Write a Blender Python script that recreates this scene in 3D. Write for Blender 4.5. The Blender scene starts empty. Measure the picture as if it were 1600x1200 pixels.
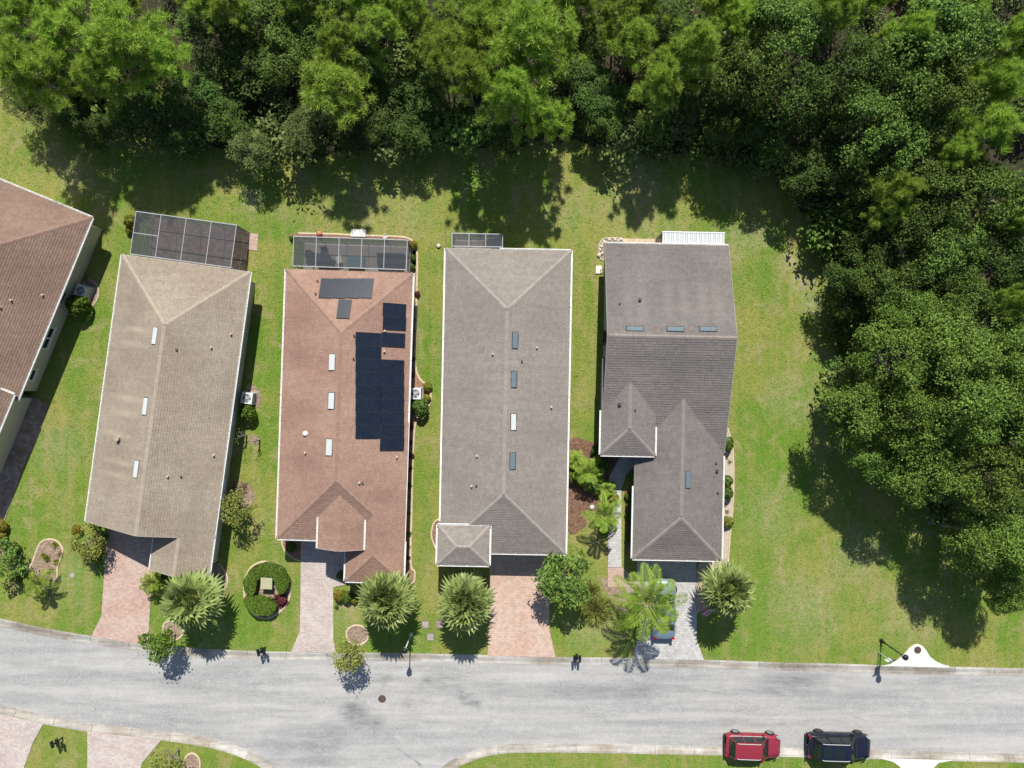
import bpy, bmesh, math, random
import numpy as np
from mathutils import Vector, Matrix, geometry
random.seed(7)
R = np.random.default_rng(11)
scene = bpy.context.scene
COL = scene.collection

# ------------------------------------------------------------------ camera
H, F = 55.0, 1109.0                      # drone height (m); focal length in pixels of a 1600 px wide picture
cam_d = bpy.data.cameras.new('camera'); cam = bpy.data.objects.new('camera', cam_d); COL.objects.link(cam)
cam.location = (0, 0, H); cam.rotation_euler = (0, 0, 0)
cam_d.sensor_width = 36; cam_d.lens = 36 * F / 1600; cam_d.clip_end = 2000; cam_d.clip_start = 0.5
scene.camera = cam
# ------------------------------------------------------------------ light
EL = math.radians(48.5); AZ = 0.055     # sun towards the top of the picture, a touch right
world = bpy.data.worlds.new('World'); scene.world = world; world.use_nodes = True
wn = world.node_tree.nodes; wl = world.node_tree.links
sky = wn.new('ShaderNodeTexSky'); sky.sky_type = 'NISHITA'; sky.sun_disc = False
sky.sun_elevation = EL; sky.sun_rotation = AZ; sky.air_density = 1.0; sky.dust_density = 0.6; sky.ozone_density = 1.0
wl.new(sky.outputs[0], wn['Background'].inputs[0]); wn['Background'].inputs[1].default_value = 0.085
sun_d = bpy.data.lights.new('sun', 'SUN'); sun = bpy.data.objects.new('sun', sun_d); COL.objects.link(sun)
sun_d.energy = 5.0; sun_d.angle = math.radians(0.55); sun_d.color = (1.0, 0.955, 0.88)
sdir = Vector((-math.sin(AZ) * math.cos(EL), -math.cos(AZ) * math.cos(EL), -math.sin(EL)))
sun.rotation_euler = sdir.to_track_quat('-Z', 'Y').to_euler(); sun.location = (0, 0, 80)
scene.view_settings.view_transform = 'Standard'; scene.view_settings.look = 'None'
scene.view_settings.exposure = 0.35; scene.view_settings.gamma = 1.0; scene.view_settings.use_curve_mapping = False
scene.render.engine = 'CYCLES'; scene.cycles.max_bounces = 6; scene.cycles.transparent_max_bounces = 16

def G(px, py, z=0.0):
    return Vector(((px - 800) / F * (H - z), (600 - py) / F * (H - z), z))

# ------------------------------------------------------------------ materials
def nodes(m):
    m.use_nodes = True
    return m.node_tree.nodes, m.node_tree.links, m.node_tree.nodes['Principled BSDF']

def M(name, col, rough=0.8, island=0.0, noise=(), bump=None, objvar=0.0, col2=None, mix=None, metal=0.0, trans=0.0, spec=0.3, coat=0.0, huevar=0.0):
    """value factor = 1 + island*rand + noises + object rand; colour mixed to col2 by a noise"""
    m = bpy.data.materials.new(name); N, L, b = nodes(m)
    b.inputs['Roughness'].default_value = rough; b.inputs['Metallic'].default_value = metal
    b.inputs['Specular IOR Level'].default_value = spec
    if coat: b.inputs['Coat Weight'].default_value = coat; b.inputs['Coat Roughness'].default_value = 0.05
    geo = N.new('ShaderNodeNewGeometry')
    tc = N.new('ShaderNodeTexCoord')
    rgb = N.new('ShaderNodeRGB'); rgb.outputs[0].default_value = (*col, 1)
    cur = rgb.outputs[0]
    if col2:
        if mix == 'island':
            fac = geo.outputs['Random Per Island']
        else:
            n = N.new('ShaderNodeTexNoise'); n.inputs['Scale'].default_value = mix or 1.0; n.inputs['Detail'].default_value = 4
            L.new(geo.outputs['Position'], n.inputs['Vector'])
            mr = N.new('ShaderNodeMapRange'); mr.inputs[1].default_value = 0.38; mr.inputs[2].default_value = 0.62
            L.new(n.outputs[0], mr.inputs[0]); fac = mr.outputs[0]
        mx = N.new('ShaderNodeMix'); mx.data_type = 'RGBA'
        L.new(fac, mx.inputs['Factor']); L.new(cur, mx.inputs['A']); mx.inputs['B'].default_value = (*col2, 1)
        cur = mx.outputs['Result']
    val = None
    def add(sock, amt):
        nonlocal val
        a = N.new('ShaderNodeMath'); a.operation = 'MULTIPLY_ADD'; L.new(sock, a.inputs[0])
        a.inputs[1].default_value = 2 * amt
        if val is None: a.inputs[2].default_value = 1 - amt
        else:
            s = N.new('ShaderNodeMath'); s.operation = 'SUBTRACT'; L.new(val, s.inputs[0]); s.inputs[1].default_value = amt
            L.new(s.outputs[0], a.inputs[2])
        val = a.outputs[0]
    if island: add(geo.outputs['Random Per Island'], island)
    if objvar:
        oi = N.new('ShaderNodeObjectInfo'); add(oi.outputs['Random'], objvar)
    for sc, amt in noise:
        n = N.new('ShaderNodeTexNoise'); n.inputs['Detail'].default_value = 3
        if isinstance(sc, tuple):
            mp = N.new('ShaderNodeMapping'); mp.inputs['Scale'].default_value = sc
            L.new(geo.outputs['Position'], mp.inputs[0]); L.new(mp.outputs[0], n.inputs['Vector']); n.inputs['Scale'].default_value = 1
        else:
            n.inputs['Scale'].default_value = sc; L.new(geo.outputs['Position'], n.inputs['Vector'])
        mr = N.new('ShaderNodeMapRange'); mr.inputs[1].default_value = 0.25; mr.inputs[2].default_value = 0.75
        L.new(n.outputs[0], mr.inputs[0]); add(mr.outputs[0], amt)
    if val is not None:
        mx = N.new('ShaderNodeVectorMath'); mx.operation = 'SCALE'
        L.new(cur, mx.inputs[0]); L.new(val, mx.inputs['Scale']); cur = mx.outputs[0]
    if huevar:
        hs = N.new('ShaderNodeHueSaturation'); oi = N.new('ShaderNodeObjectInfo')
        mr = N.new('ShaderNodeMapRange'); mr.inputs[3].default_value = 0.5 - huevar; mr.inputs[4].default_value = 0.5 + huevar
        L.new(oi.outputs['Random'], mr.inputs[0]); L.new(mr.outputs[0], hs.inputs['Hue']); L.new(cur, hs.inputs['Color']); cur = hs.outputs[0]
    L.new(cur, b.inputs['Base Color'])
    if bump:
        n = N.new('ShaderNodeTexNoise'); n.inputs['Scale'].default_value = bump[0]; n.inputs['Detail'].default_value = 4
        L.new(geo.outputs['Position'], n.inputs['Vector'])
        bp = N.new('ShaderNodeBump'); bp.inputs['Strength'].default_value = bump[1]; bp.inputs['Distance'].default_value = bump[2] if len(bump) > 2 else 0.05
        L.new(n.outputs[0], bp.inputs['Height']); L.new(bp.outputs[0], b.inputs['Normal'])
    if trans:
        tr = N.new('ShaderNodeBsdfTranslucent'); L.new(cur, tr.inputs[0])
        ms = N.new('ShaderNodeMixShader'); ms.inputs[0].default_value = trans
        L.new(b.outputs[0], ms.inputs[1]); L.new(tr.outputs[0], ms.inputs[2])
        L.new(ms.outputs[0], N['Material Output'].inputs[0])
    return m

def lawn_material():
    m = bpy.data.materials.new('lawn_grass'); N, L, b = nodes(m); b.inputs['Roughness'].default_value = 0.9; b.inputs['Specular IOR Level'].default_value = 0.1
    geo = N.new('ShaderNodeNewGeometry'); pos = geo.outputs['Position']
    def nz(scale, det=4, lo=0.3, hi=0.7, dist=0.0, st=None, rough=0.55):
        n = N.new('ShaderNodeTexNoise'); n.inputs['Detail'].default_value = det; n.inputs['Distortion'].default_value = dist; n.inputs['Roughness'].default_value = rough
        if st:
            mp = N.new('ShaderNodeMapping'); mp.inputs['Scale'].default_value = st[0]; mp.inputs['Rotation'].default_value = (0, 0, st[1]); L.new(pos, mp.inputs[0]); L.new(mp.outputs[0], n.inputs['Vector'])
            n.inputs['Scale'].default_value = 1
        else:
            L.new(pos, n.inputs['Vector']); n.inputs['Scale'].default_value = scale
        mr = N.new('ShaderNodeMapRange'); mr.inputs[1].default_value = lo; mr.inputs[2].default_value = hi; L.new(n.outputs[0], mr.inputs[0]); return mr.outputs[0]
    def mix(fac, a, bcol, amt=1.0):
        mx = N.new('ShaderNodeMix'); mx.data_type = 'RGBA'
        if amt != 1.0:
            s = N.new('ShaderNodeMath'); s.operation = 'MULTIPLY'; L.new(fac, s.inputs[0]); s.inputs[1].default_value = amt; fac = s.outputs[0]
        L.new(fac, mx.inputs['Factor'])
        if isinstance(a, tuple): mx.inputs['A'].default_value = (*a, 1)
        else: L.new(a, mx.inputs['A'])
        mx.inputs['B'].default_value = (*bcol, 1); return mx.outputs['Result']
    c = mix(nz(0.13, 6, 0.42, 0.58, 0.7), (0.272, 0.272, 0.066), (0.132, 0.232, 0.026))
    c = mix(nz(0.35, 5, 0.50, 0.66, 0.5), c, (0.105, 0.220, 0.018), 0.6)          # broad olive / fresh green patches
    c = mix(nz(0, 4, 0.46, 0.74, 0, ((1.3, 0.10, 1), 0.0)), c, (0.300, 0.270, 0.105), 0.85)     # dry mower strips
    c = mix(nz(0, 4, 0.44, 0.70, 0, ((0.9, 0.16, 1), 0.3)), c, (0.105, 0.225, 0.020), 0.7)       # lush strips
    c = mix(nz(0.55, 6, 0.52, 0.72, 1.0), c, (0.34, 0.285, 0.14), 0.8)                         # dry patches
    c = mix(nz(2.6, 5, 0.5, 0.75), c, (0.085, 0.135, 0.02), 0.6)
    c = mix(nz(1.1, 5, 0.5, 0.72, 0.8), c, (0.250, 0.255, 0.055), 0.5)
    c = mix(nz(7.5, 5, 0.5, 0.75, 0, None, 0.7), c, (0.36, 0.335, 0.14), 0.6)                      # straw flecks
    c = mix(nz(9, 4, 0.46, 0.72, 0, None, 0.75), c, (0.055, 0.098, 0.012), 0.75)
    # worn sandy track by the edge of the wood on the right and a bare patch at the top left
    for (px, py, rr, am) in ((1255, 440, 1.3, 0.8), (1235, 405, 1.0, 0.7), (1268, 478, 1.2, 0.6), (1150, 375, 2.0, 0.4), (395, 312, 1.2, 0.6), (1190, 365, 1.5, .4), (1345, 865, 2.6, .4), (1300, 560, 1.2, .4), (1235, 620, 3.0, .3), (1200, 800, 3.2, .25), (1260, 950, 4.0, .32), (1420, 960, 3.5, .3), (560, 320, 3.0, .3), (1000, 320, 3.5, .35), (1000, 260, 2.5, .35), (880, 330, 2.5, .25), (640, 330, 2.5, .25), (115, 280, 2.0, .4), (90, 700, 3.0, .3), (110, 900, 3.0, .25), (60, 170, 2.5, .3), (330, 985, 2.0, .25), (545, 960, 2.0, .3), (920, 990, 2.2, .3), (1290, 700, 2.0, .25)):
        p = G(px, py); d = N.new('ShaderNodeVectorMath'); d.operation = 'DISTANCE'; L.new(pos, d.inputs[0]); d.inputs[1].default_value = p
        mr = N.new('ShaderNodeMapRange'); mr.inputs[1].default_value = rr; mr.inputs[2].default_value = 0.1; L.new(d.outputs['Value'], mr.inputs[0])
        mu = N.new('ShaderNodeMath'); mu.operation = 'MULTIPLY'; L.new(mr.outputs[0], mu.inputs[0]); L.new(nz(3.0, 6, 0.35, 0.6), mu.inputs[1])
        c = mix(mu.outputs[0], c, (0.42, 0.36, 0.26), am)
    L.new(c, b.inputs['Base Color'])
    n = N.new('ShaderNodeTexNoise'); n.inputs['Scale'].default_value = 9; n.inputs['Detail'].default_value = 5; n.inputs['Roughness'].default_value = 0.7; L.new(pos, n.inputs['Vector'])
    bp = N.new('ShaderNodeBump'); bp.inputs['Strength'].default_value = 0.9; bp.inputs['Distance'].default_value = 0.06; L.new(n.outputs[0], bp.inputs['Height']); L.new(bp.outputs[0], b.inputs['Normal'])
    return m

def road_material():
    m = bpy.data.materials.new('old_asphalt'); N, L, b = nodes(m); b.inputs['Roughness'].default_value = 0.9; b.inputs['Specular IOR Level'].default_value = 0.2
    geo = N.new('ShaderNodeNewGeometry'); pos = geo.outputs['Position']
    def nz(st, lo, hi, det=5, rough=0.6, dist=0.0):
        n = N.new('ShaderNodeTexNoise'); n.inputs['Detail'].default_value = det; n.inputs['Roughness'].default_value = rough; n.inputs['Scale'].default_value = 1; n.inputs['Distortion'].default_value = dist
        mp = N.new('ShaderNodeMapping'); mp.inputs['Scale'].default_value = st; L.new(pos, mp.inputs[0]); L.new(mp.outputs[0], n.inputs['Vector'])
        mr = N.new('ShaderNodeMapRange'); mr.inputs[1].default_value = lo; mr.inputs[2].default_value = hi; L.new(n.outputs[0], mr.inputs[0]); return mr.outputs[0]
    def mix(fac, a, bc, amt):
        s = N.new('ShaderNodeMath'); s.operation = 'MULTIPLY'; L.new(fac, s.inputs[0]); s.inputs[1].default_value = amt
        mx = N.new('ShaderNodeMix'); mx.data_type = 'RGBA'; L.new(s.outputs[0], mx.inputs['Factor'])
        if isinstance(a, tuple): mx.inputs['A'].default_value = (*a, 1)
        else: L.new(a, mx.inputs['A'])
        mx.inputs['B'].default_value = (*bc, 1); return mx.outputs['Result']
    c = mix(nz((0.06, 0.9, 1), 0.38, 0.66), (0.415, 0.408, 0.388), (0.255, 0.257, 0.258), 0.95)     # tyre-worn lanes
    c = mix(nz((0.25, 2.2, 1), 0.45, 0.75), c, (0.20, 0.202, 0.205), 0.55)
    c = mix(nz((0.9, 1.0, 1), 0.5, 0.75, 6, 0.65, 0.5), c, (0.50, 0.485, 0.455), 0.45)
    c = mix(nz((14, 14, 14), 0.45, 0.7, 4, 0.7), c, (0.60, 0.58, 0.55), 0.55)
    c = mix(nz((22, 22, 22), 0.5, 0.7, 3, 0.7), c, (0.22, 0.22, 0.22), 0.55)
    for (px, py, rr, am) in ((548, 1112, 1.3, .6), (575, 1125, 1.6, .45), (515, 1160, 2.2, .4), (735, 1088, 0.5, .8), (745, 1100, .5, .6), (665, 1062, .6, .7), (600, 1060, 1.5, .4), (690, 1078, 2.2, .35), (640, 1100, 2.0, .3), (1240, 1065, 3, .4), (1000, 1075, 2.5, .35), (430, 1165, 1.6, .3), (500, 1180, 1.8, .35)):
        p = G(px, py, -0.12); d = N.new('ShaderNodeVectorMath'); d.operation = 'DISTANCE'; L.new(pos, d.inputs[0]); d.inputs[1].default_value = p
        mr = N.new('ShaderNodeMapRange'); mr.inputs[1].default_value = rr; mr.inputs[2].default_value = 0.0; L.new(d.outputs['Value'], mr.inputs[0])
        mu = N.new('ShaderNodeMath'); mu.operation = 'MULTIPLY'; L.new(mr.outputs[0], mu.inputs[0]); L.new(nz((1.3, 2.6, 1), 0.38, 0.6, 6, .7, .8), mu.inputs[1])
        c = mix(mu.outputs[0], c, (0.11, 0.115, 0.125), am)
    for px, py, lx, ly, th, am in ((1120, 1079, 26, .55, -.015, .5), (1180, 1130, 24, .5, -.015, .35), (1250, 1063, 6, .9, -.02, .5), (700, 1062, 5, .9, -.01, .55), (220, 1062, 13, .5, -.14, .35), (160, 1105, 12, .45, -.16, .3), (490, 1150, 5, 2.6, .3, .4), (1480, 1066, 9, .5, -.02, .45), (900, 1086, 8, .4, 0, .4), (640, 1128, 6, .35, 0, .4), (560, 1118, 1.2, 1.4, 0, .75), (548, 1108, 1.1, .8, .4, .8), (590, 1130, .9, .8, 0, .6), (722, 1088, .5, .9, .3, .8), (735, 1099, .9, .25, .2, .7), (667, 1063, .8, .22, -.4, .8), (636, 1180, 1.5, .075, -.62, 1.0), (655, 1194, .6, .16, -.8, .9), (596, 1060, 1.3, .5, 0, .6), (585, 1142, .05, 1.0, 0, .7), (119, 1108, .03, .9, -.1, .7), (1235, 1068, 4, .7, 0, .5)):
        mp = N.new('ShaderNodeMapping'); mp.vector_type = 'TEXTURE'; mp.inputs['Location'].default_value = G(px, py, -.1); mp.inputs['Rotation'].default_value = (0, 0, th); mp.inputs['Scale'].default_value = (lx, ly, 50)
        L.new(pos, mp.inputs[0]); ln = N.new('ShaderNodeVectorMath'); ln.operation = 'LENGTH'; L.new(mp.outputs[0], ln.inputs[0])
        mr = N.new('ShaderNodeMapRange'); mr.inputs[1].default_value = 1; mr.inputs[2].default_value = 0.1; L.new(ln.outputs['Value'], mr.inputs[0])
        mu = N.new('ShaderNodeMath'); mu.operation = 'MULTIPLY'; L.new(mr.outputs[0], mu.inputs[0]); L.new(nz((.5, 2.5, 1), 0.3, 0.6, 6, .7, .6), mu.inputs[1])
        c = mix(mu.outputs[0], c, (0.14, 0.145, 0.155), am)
    # hairline cracks
    v = N.new('ShaderNodeTexVoronoi'); v.feature = 'DISTANCE_TO_EDGE'; v.inputs['Scale'].default_value = 0.16
    ad = N.new('ShaderNodeTexNoise'); ad.inputs['Scale'].default_value = 0.8; ad.inputs['Detail'].default_value = 5; L.new(pos, ad.inputs['Vector'])
    vm = N.new('ShaderNodeVectorMath'); vm.operation = 'MULTIPLY_ADD'; L.new(ad.outputs['Color'], vm.inputs[0]); vm.inputs[1].default_value = (2, 2, 0); L.new(pos, vm.inputs[2]); L.new(vm.outputs[0], v.inputs['Vector'])
    mr = N.new('ShaderNodeMapRange'); mr.inputs[1].default_value = 0.006; mr.inputs[2].default_value = 0.0; L.new(v.outputs['Distance'], mr.inputs[0])
    mu = N.new('ShaderNodeMath'); mu.operation = 'MULTIPLY'; L.new(mr.outputs[0], mu.inputs[0]); L.new(nz((.2, .2, 1), 0.5, 0.6), mu.inputs[1])
    c = mix(mu.outputs[0], c, (0.10, 0.10, 0.105), 0.35)
    L.new(c, b.inputs['Base Color'])
    n = N.new('ShaderNodeTexNoise'); n.inputs['Scale'].default_value = 30; L.new(pos, n.inputs['Vector'])
    bp = N.new('ShaderNodeBump'); bp.inputs['Strength'].default_value = 0.4; bp.inputs['Distance'].default_value = 0.02; L.new(n.outputs[0], bp.inputs['Height']); L.new(bp.outputs[0], b.inputs['Normal'])
    return m

def screen_material():
    m = bpy.data.materials.new('insect_screen'); N, L, b = nodes(m)
    b.inputs['Base Color'].default_value = (0.040, 0.047, 0.055, 1); b.inputs['Roughness'].default_value = 0.7
    t = N.new('ShaderNodeBsdfTransparent'); mx = N.new('ShaderNodeMixShader'); mx.inputs[0].default_value = 0.60
    L.new(t.outputs[0], mx.inputs[1]); L.new(b.outputs[0], mx.inputs[2]); L.new(mx.outputs[0], N['Material Output'].inputs[0])
    return m

def shingle(name, col, col2, stains=()):
    m = M(name, col, 0.95, island=0.07, noise=(((0.22), 0.06), ((0.35, 3.0, 1), 0.07), (2.5, 0.06), (9, 0.12), (24, 0.22)), col2=col2, mix=0.3, spec=0.15, bump=(40, 0.5, 0.02))
    N, L, b = nodes(m); cur = b.inputs['Base Color'].links[0].from_socket; geo = N.new('ShaderNodeNewGeometry')
    for px, py, lx, ly, th, c2, amt in stains:
        p = G(px, py, 3.6); mp = N.new('ShaderNodeMapping'); mp.vector_type = 'TEXTURE'
        mp.inputs['Location'].default_value = p; mp.inputs['Rotation'].default_value = (0, 0, th); mp.inputs['Scale'].default_value = (lx, ly, 50)
        L.new(geo.outputs['Position'], mp.inputs[0]); ln = N.new('ShaderNodeVectorMath'); ln.operation = 'LENGTH'; L.new(mp.outputs[0], ln.inputs[0])
        mr = N.new('ShaderNodeMapRange'); mr.inputs[1].default_value = 1; mr.inputs[2].default_value = 0.15; L.new(ln.outputs['Value'], mr.inputs[0])
        nn = N.new('ShaderNodeTexNoise'); nn.inputs['Scale'].default_value = 2.2; nn.inputs['Detail'].default_value = 5; L.new(geo.outputs['Position'], nn.inputs['Vector'])
        mu = N.new('ShaderNodeMath'); mu.operation = 'MULTIPLY'; L.new(mr.outputs[0], mu.inputs[0]); L.new(nn.outputs[0], mu.inputs[1])
        m2 = N.new('ShaderNodeMath'); m2.operation = 'MULTIPLY'; L.new(mu.outputs[0], m2.inputs[0]); m2.inputs[1].default_value = amt * 2
        mx = N.new('ShaderNodeMix'); mx.data_type = 'RGBA'; L.new(m2.outputs[0], mx.inputs['Factor']); L.new(cur, mx.inputs['A']); mx.inputs['B'].default_value = (*c2, 1); cur = mx.outputs['Result']
    L.new(cur, b.inputs['Base Color'])
    return m

mt = {}
mt['lawn'] = lawn_material(); mt['road'] = road_material(); mt['screen'] = screen_material()
mt['soil'] = M('soil', (0.10, 0.075, 0.05), 1, noise=((0.8, .3), (9, .3)))
mt['litter'] = M('leaf_litter', (0.045, 0.034, 0.021), 1, noise=((0.5, .3), (3, .3), (14, .4)), col2=(0.038, 0.045, 0.018), mix=0.35, bump=(9, 1.0, 0.08))
mt['mulch'] = M('mulch', (0.20, 0.105, 0.066), 1, island=.3, noise=((3, .2), (16, .5)), col2=(0.26, 0.16, 0.11), mix=6, bump=(22, 1.0, 0.05))
mt['mulch_pale'] = M('mulch_pale', (0.25, 0.17, 0.12), 1, noise=((3, .2), (16, .45)), col2=(0.32, 0.25, 0.19), mix=6, bump=(22, 1.0, 0.05))
mt['gravel'] = M('gravel', (0.50, 0.44, 0.36), 1, noise=((3, .12), (18, .35)), col2=(0.40, 0.33, 0.26), mix=3, bump=(25, .8, 0.04))
mt['kerb'] = M('kerb_concrete', (0.435, 0.415, 0.375), .9, island=.08, objvar=.14, noise=(((0.3, 5, 1), .22), (2.5, .15), (18, .16)), col2=(0.285, 0.250, 0.205), mix=0.35)
mt['edging'] = M('bed_edging', (0.52, 0.41, 0.29), .9, noise=((3, .15), (16, .15)))
mt['white_concrete'] = M('new_concrete', (0.66, 0.65, 0.61), .85, noise=((0.9, .10), (5, .08), (16, .08)))
mt['pav_pink'] = M('pink_pavers', (0.475, 0.320, 0.262), .9, island=.12, noise=((0.5, .06), (25, .12)), col2=(0.48, 0.375, 0.315), mix=0.5)
mt['pav_peach'] = M('peach_pavers', (0.50, 0.345, 0.27), .9, island=.12, noise=((0.5, .08), (25, .1)), col2=(0.53, 0.40, 0.33), mix=0.6)
mt['pav_rose'] = M('rose_grey_pavers', (0.46, 0.385, 0.35), .9, island=.11, noise=((0.5, .08), (25, .1)), col2=(0.50, 0.44, 0.40), mix=0.7)
mt['pav_grey'] = M('grey_pavers', (0.475, 0.465, 0.445), .9, island=.12, noise=((0.5, .08), (25, .1)), col2=(0.44, 0.43, 0.42), mix=0.8)
mt['pav_brown'] = M('brown_pavers', (0.30, 0.205, 0.16), .9, island=.25, noise=((25, .12),), col2=(0.36, 0.27, 0.22), mix=0.8)
mt['joint'] = M('joint_sand', (0.20, 0.165, 0.14), 1, noise=((12, .2),))
mt['roof_tan'] = shingle('tan_shingle', (0.308, 0.261, 0.203), (0.270, 0.224, 0.172), [(x, y, 1.9, .34, -.136, (.42, .36, .27), .55) for x, y in ((214, 515), (208, 537), (199, 622), (196, 646), (184, 722), (182, 742), (176, 678))] + [(x, y, .8, 3.5, -.136, (.20, .17, .135), .3) for x, y in ((170, 760), (205, 470), (350, 600), (300, 800))])
mt['roof_red'] = shingle('red_brown_shingle', (0.325, 0.210, 0.160), (0.278, 0.173, 0.132), [(x, y, 2.6, 1.1, -.034, (.19, .115, .09), .35) for x, y in ((470, 560), (470, 640), (480, 720), (600, 780), (560, 830), (470, 500))])
mt['roof_grey'] = shingle('grey_shingle', (0.252, 0.224, 0.197), (0.225, 0.200, 0.178), [(x, y, 2.2, 1.4, 0, (.19, .17, .155), .35) for x, y in ((720, 610), (860, 680), (720, 760), (850, 820), (730, 470))])
mt['roof_slate'] = shingle('slate_shingle', (0.182, 0.163, 0.150), (0.160, 0.145, 0.135), [(x, y, .55, 2.6, 0, (.25, .225, .20), .35) for x, y in ((980, 470), (1000, 480), (1043, 465), (1066, 475), (1095, 470), (1118, 478))] + [(x, y, 2.4, .9, 0, (.12, .11, .105), .4) for x, y in ((1060, 570), (1100, 640), (1000, 560), (1040, 850))])
mt['roof_brown'] = shingle('brown_shingle', (0.240, 0.165, 0.126), (0.205, 0.137, 0.104))
mt['deck'] = M('roof_deck', (0.12, 0.10, 0.085), 1)
mt['cap_tan'] = M('tan_ridge', (0.35, 0.295, 0.23), .95, island=.08, noise=((26, .12),))
mt['cap_red'] = M('red_ridge', (0.285, 0.185, 0.14), .95, island=.1, noise=((26, .12),))
mt['cap_grey'] = M('grey_ridge', (0.285, 0.255, 0.22), .95, island=.08, noise=((26, .12),))
mt['cap_slate'] = M('slate_ridge', (0.235, 0.205, 0.185), .95, island=.08, noise=((26, .12),))
mt['cap_brown'] = M('brown_ridge', (0.24, 0.155, 0.12), .95, island=.1, noise=((26, .12),))
mt['white'] = M('white_paint', (0.78, 0.77, 0.74), .5, noise=((2, .05), (12, .04)))
mt['bronze'] = M('dark_trim', (0.03, 0.028, 0.026), .5)
mt['cream'] = M('cream_stucco', (0.58, 0.50, 0.36), .95, noise=((0.8, .06), (20, .06)), bump=(40, .4, .01))
mt['greywall'] = M('grey_stucco', (0.34, 0.345, 0.34), .95, noise=((0.8, .06), (20, .06)), bump=(40, .4, .01))
mt['tanwall'] = M('tan_stucco', (0.50, 0.46, 0.39), .95, noise=((0.8, .06), (20, .06)), bump=(40, .4, .01))
mt['glass'] = M('window_glass', (0.02, 0.03, 0.035), .06, spec=.6)
mt['alu'] = M('aluminium', (0.36, 0.37, 0.38), .55, metal=.0, noise=((6, .06),))
mt['alu_white'] = M('white_aluminium', (0.66, 0.67, 0.68), .45, noise=((3, .06),))
mt['galv'] = M('galvanised', (0.52, 0.545, 0.535), .6, metal=.0, noise=((9, .08),))
mt['galv_blue'] = M('mill_metal', (0.120, 0.165, 0.190), .6, metal=.0, noise=((9, .12),))
mt['pipe'] = M('pvc_pipe', (0.50, 0.43, 0.35), .7, noise=((9, .1),))
mt['lead'] = M('lead_flashing', (0.07, 0.065, 0.06), .7)
mt['solar'] = M('solar_cell', (0.011, 0.017, 0.030), .3, island=.18, noise=((1.2, .15),), spec=.35)
mt['solar_frame'] = M('solar_frame', (0.024, 0.029, 0.038), .4)
mt['solar_line'] = M('solar_busbar', (0.045, 0.06, 0.085), .4)
mt['black'] = M('black_metal', (0.012, 0.013, 0.014), .45)
mt['iron'] = M('cast_iron', (0.085, 0.055, 0.048), .75, noise=((8, .3), (30, .3)))
mt['acgrey'] = M('ac_housing', (0.55, 0.56, 0.57), .5, noise=((5, .06),))
mt['acdark'] = M('ac_fan', (0.04, 0.045, 0.06), .5)
mt['green_box'] = M('olive_cabinet', (0.40, 0.39, 0.24), .6, noise=((4, .06),))
mt['stone'] = M('pale_stone', (0.52, 0.46, 0.38), .9, noise=((6, .2),))
mt['terra'] = M('terracotta', (0.50, 0.17, 0.11), .8, noise=((6, .15),))
mt['tyre'] = M('rubber', (0.016, 0.016, 0.017), .85)
mt['rim'] = M('alloy', (0.6, 0.6, 0.62), .3, metal=.8)
mt['rimdark'] = M('dark_alloy', (0.12, 0.12, 0.13), .35, metal=.7)
mt['car_red'] = M('red_paint', (0.235, 0.025, 0.042), .4, coat=.4, noise=((2, .05),))
mt['car_dark'] = M('navy_paint', (0.010, 0.012, 0.026), .35, coat=.45, noise=((3, .2),))
mt['car_blue'] = M('blue_grey_paint', (0.24, 0.31, 0.38), .3, metal=.4, coat=.8)
mt['carglass'] = M('car_glass', (0.012, 0.02, 0.02), .05, spec=.6)
mt['plastic'] = M('black_plastic', (0.018, 0.018, 0.02), .6)
mt['lampglass'] = M('lamp_lens', (0.6, 0.6, 0.62), .15)
mt['headlamp'] = M('headlamp_lens', (0.30, 0.31, 0.33), .15)
mt['taillight'] = M('tail_lens', (0.35, 0.012, 0.01), .2)
mt['fabric_dark'] = M('navy_cushion', (0.05, 0.062, 0.085), .9, noise=((9, .15),))
mt['fabric_teal'] = M('teal_cover', (0.16, 0.26, 0.28), .8, noise=((5, .1),))
mt['rug'] = M('pale_patio', (0.42, 0.375, 0.33), .9, noise=((2, .1), (15, .1)))
mt['pink'] = M('pink_stripe', (0.52, 0.17, 0.20), .8, noise=((12, .15),))
mt['pinkwhite'] = M('white_stripe', (0.62, 0.42, 0.42), .8)
mt['bark_pine'] = M('pine_bark', (0.23, 0.19, 0.16), .95, noise=((5, .3), (22, .3)), bump=(18, .8, .03))
mt['bark_oak'] = M('oak_bark', (0.20, 0.18, 0.155), .95, noise=((5, .3), (22, .3)), bump=(18, .8, .03))
mt['bark_palm'] = M('palm_trunk', (0.24, 0.19, 0.14), .95, noise=(((2, 2, 14), .3), (22, .2)), bump=(18, .8, .03))
mt['needle'] = M('pine_needles', (0.325, 0.455, 0.072), .7, island=.45, objvar=.2, huevar=.006, trans=.42, spec=.2)
mt['leaf_a'] = M('oak_leaves', (0.140, 0.226, 0.046), .65, island=.48, objvar=.25, huevar=.010, trans=.3, spec=.15)
mt['leaf_b'] = M('dark_leaves', (0.092, 0.155, 0.034), .65, island=.5, objvar=.25, huevar=.010, trans=.3, spec=.15)
mt['leaf_c'] = M('grey_green_leaves', (0.175, 0.225, 0.070), .65, island=.35, objvar=.2, huevar=.010, trans=.3, spec=.15)
mt['leaf_oak'] = M('live_oak_leaves', (0.165, 0.258, 0.048), .65, island=.48, objvar=.16, huevar=.008, trans=.3, spec=.15)
mt['olive'] = M('olive_leaves', (0.240, 0.265, 0.062), .65, island=.45, objvar=.15, trans=.3, spec=.15)
mt['hedge'] = M('hedge_leaves', (0.125, 0.205, 0.028), .65, island=.35, objvar=.1, trans=.3, spec=.15)
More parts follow.
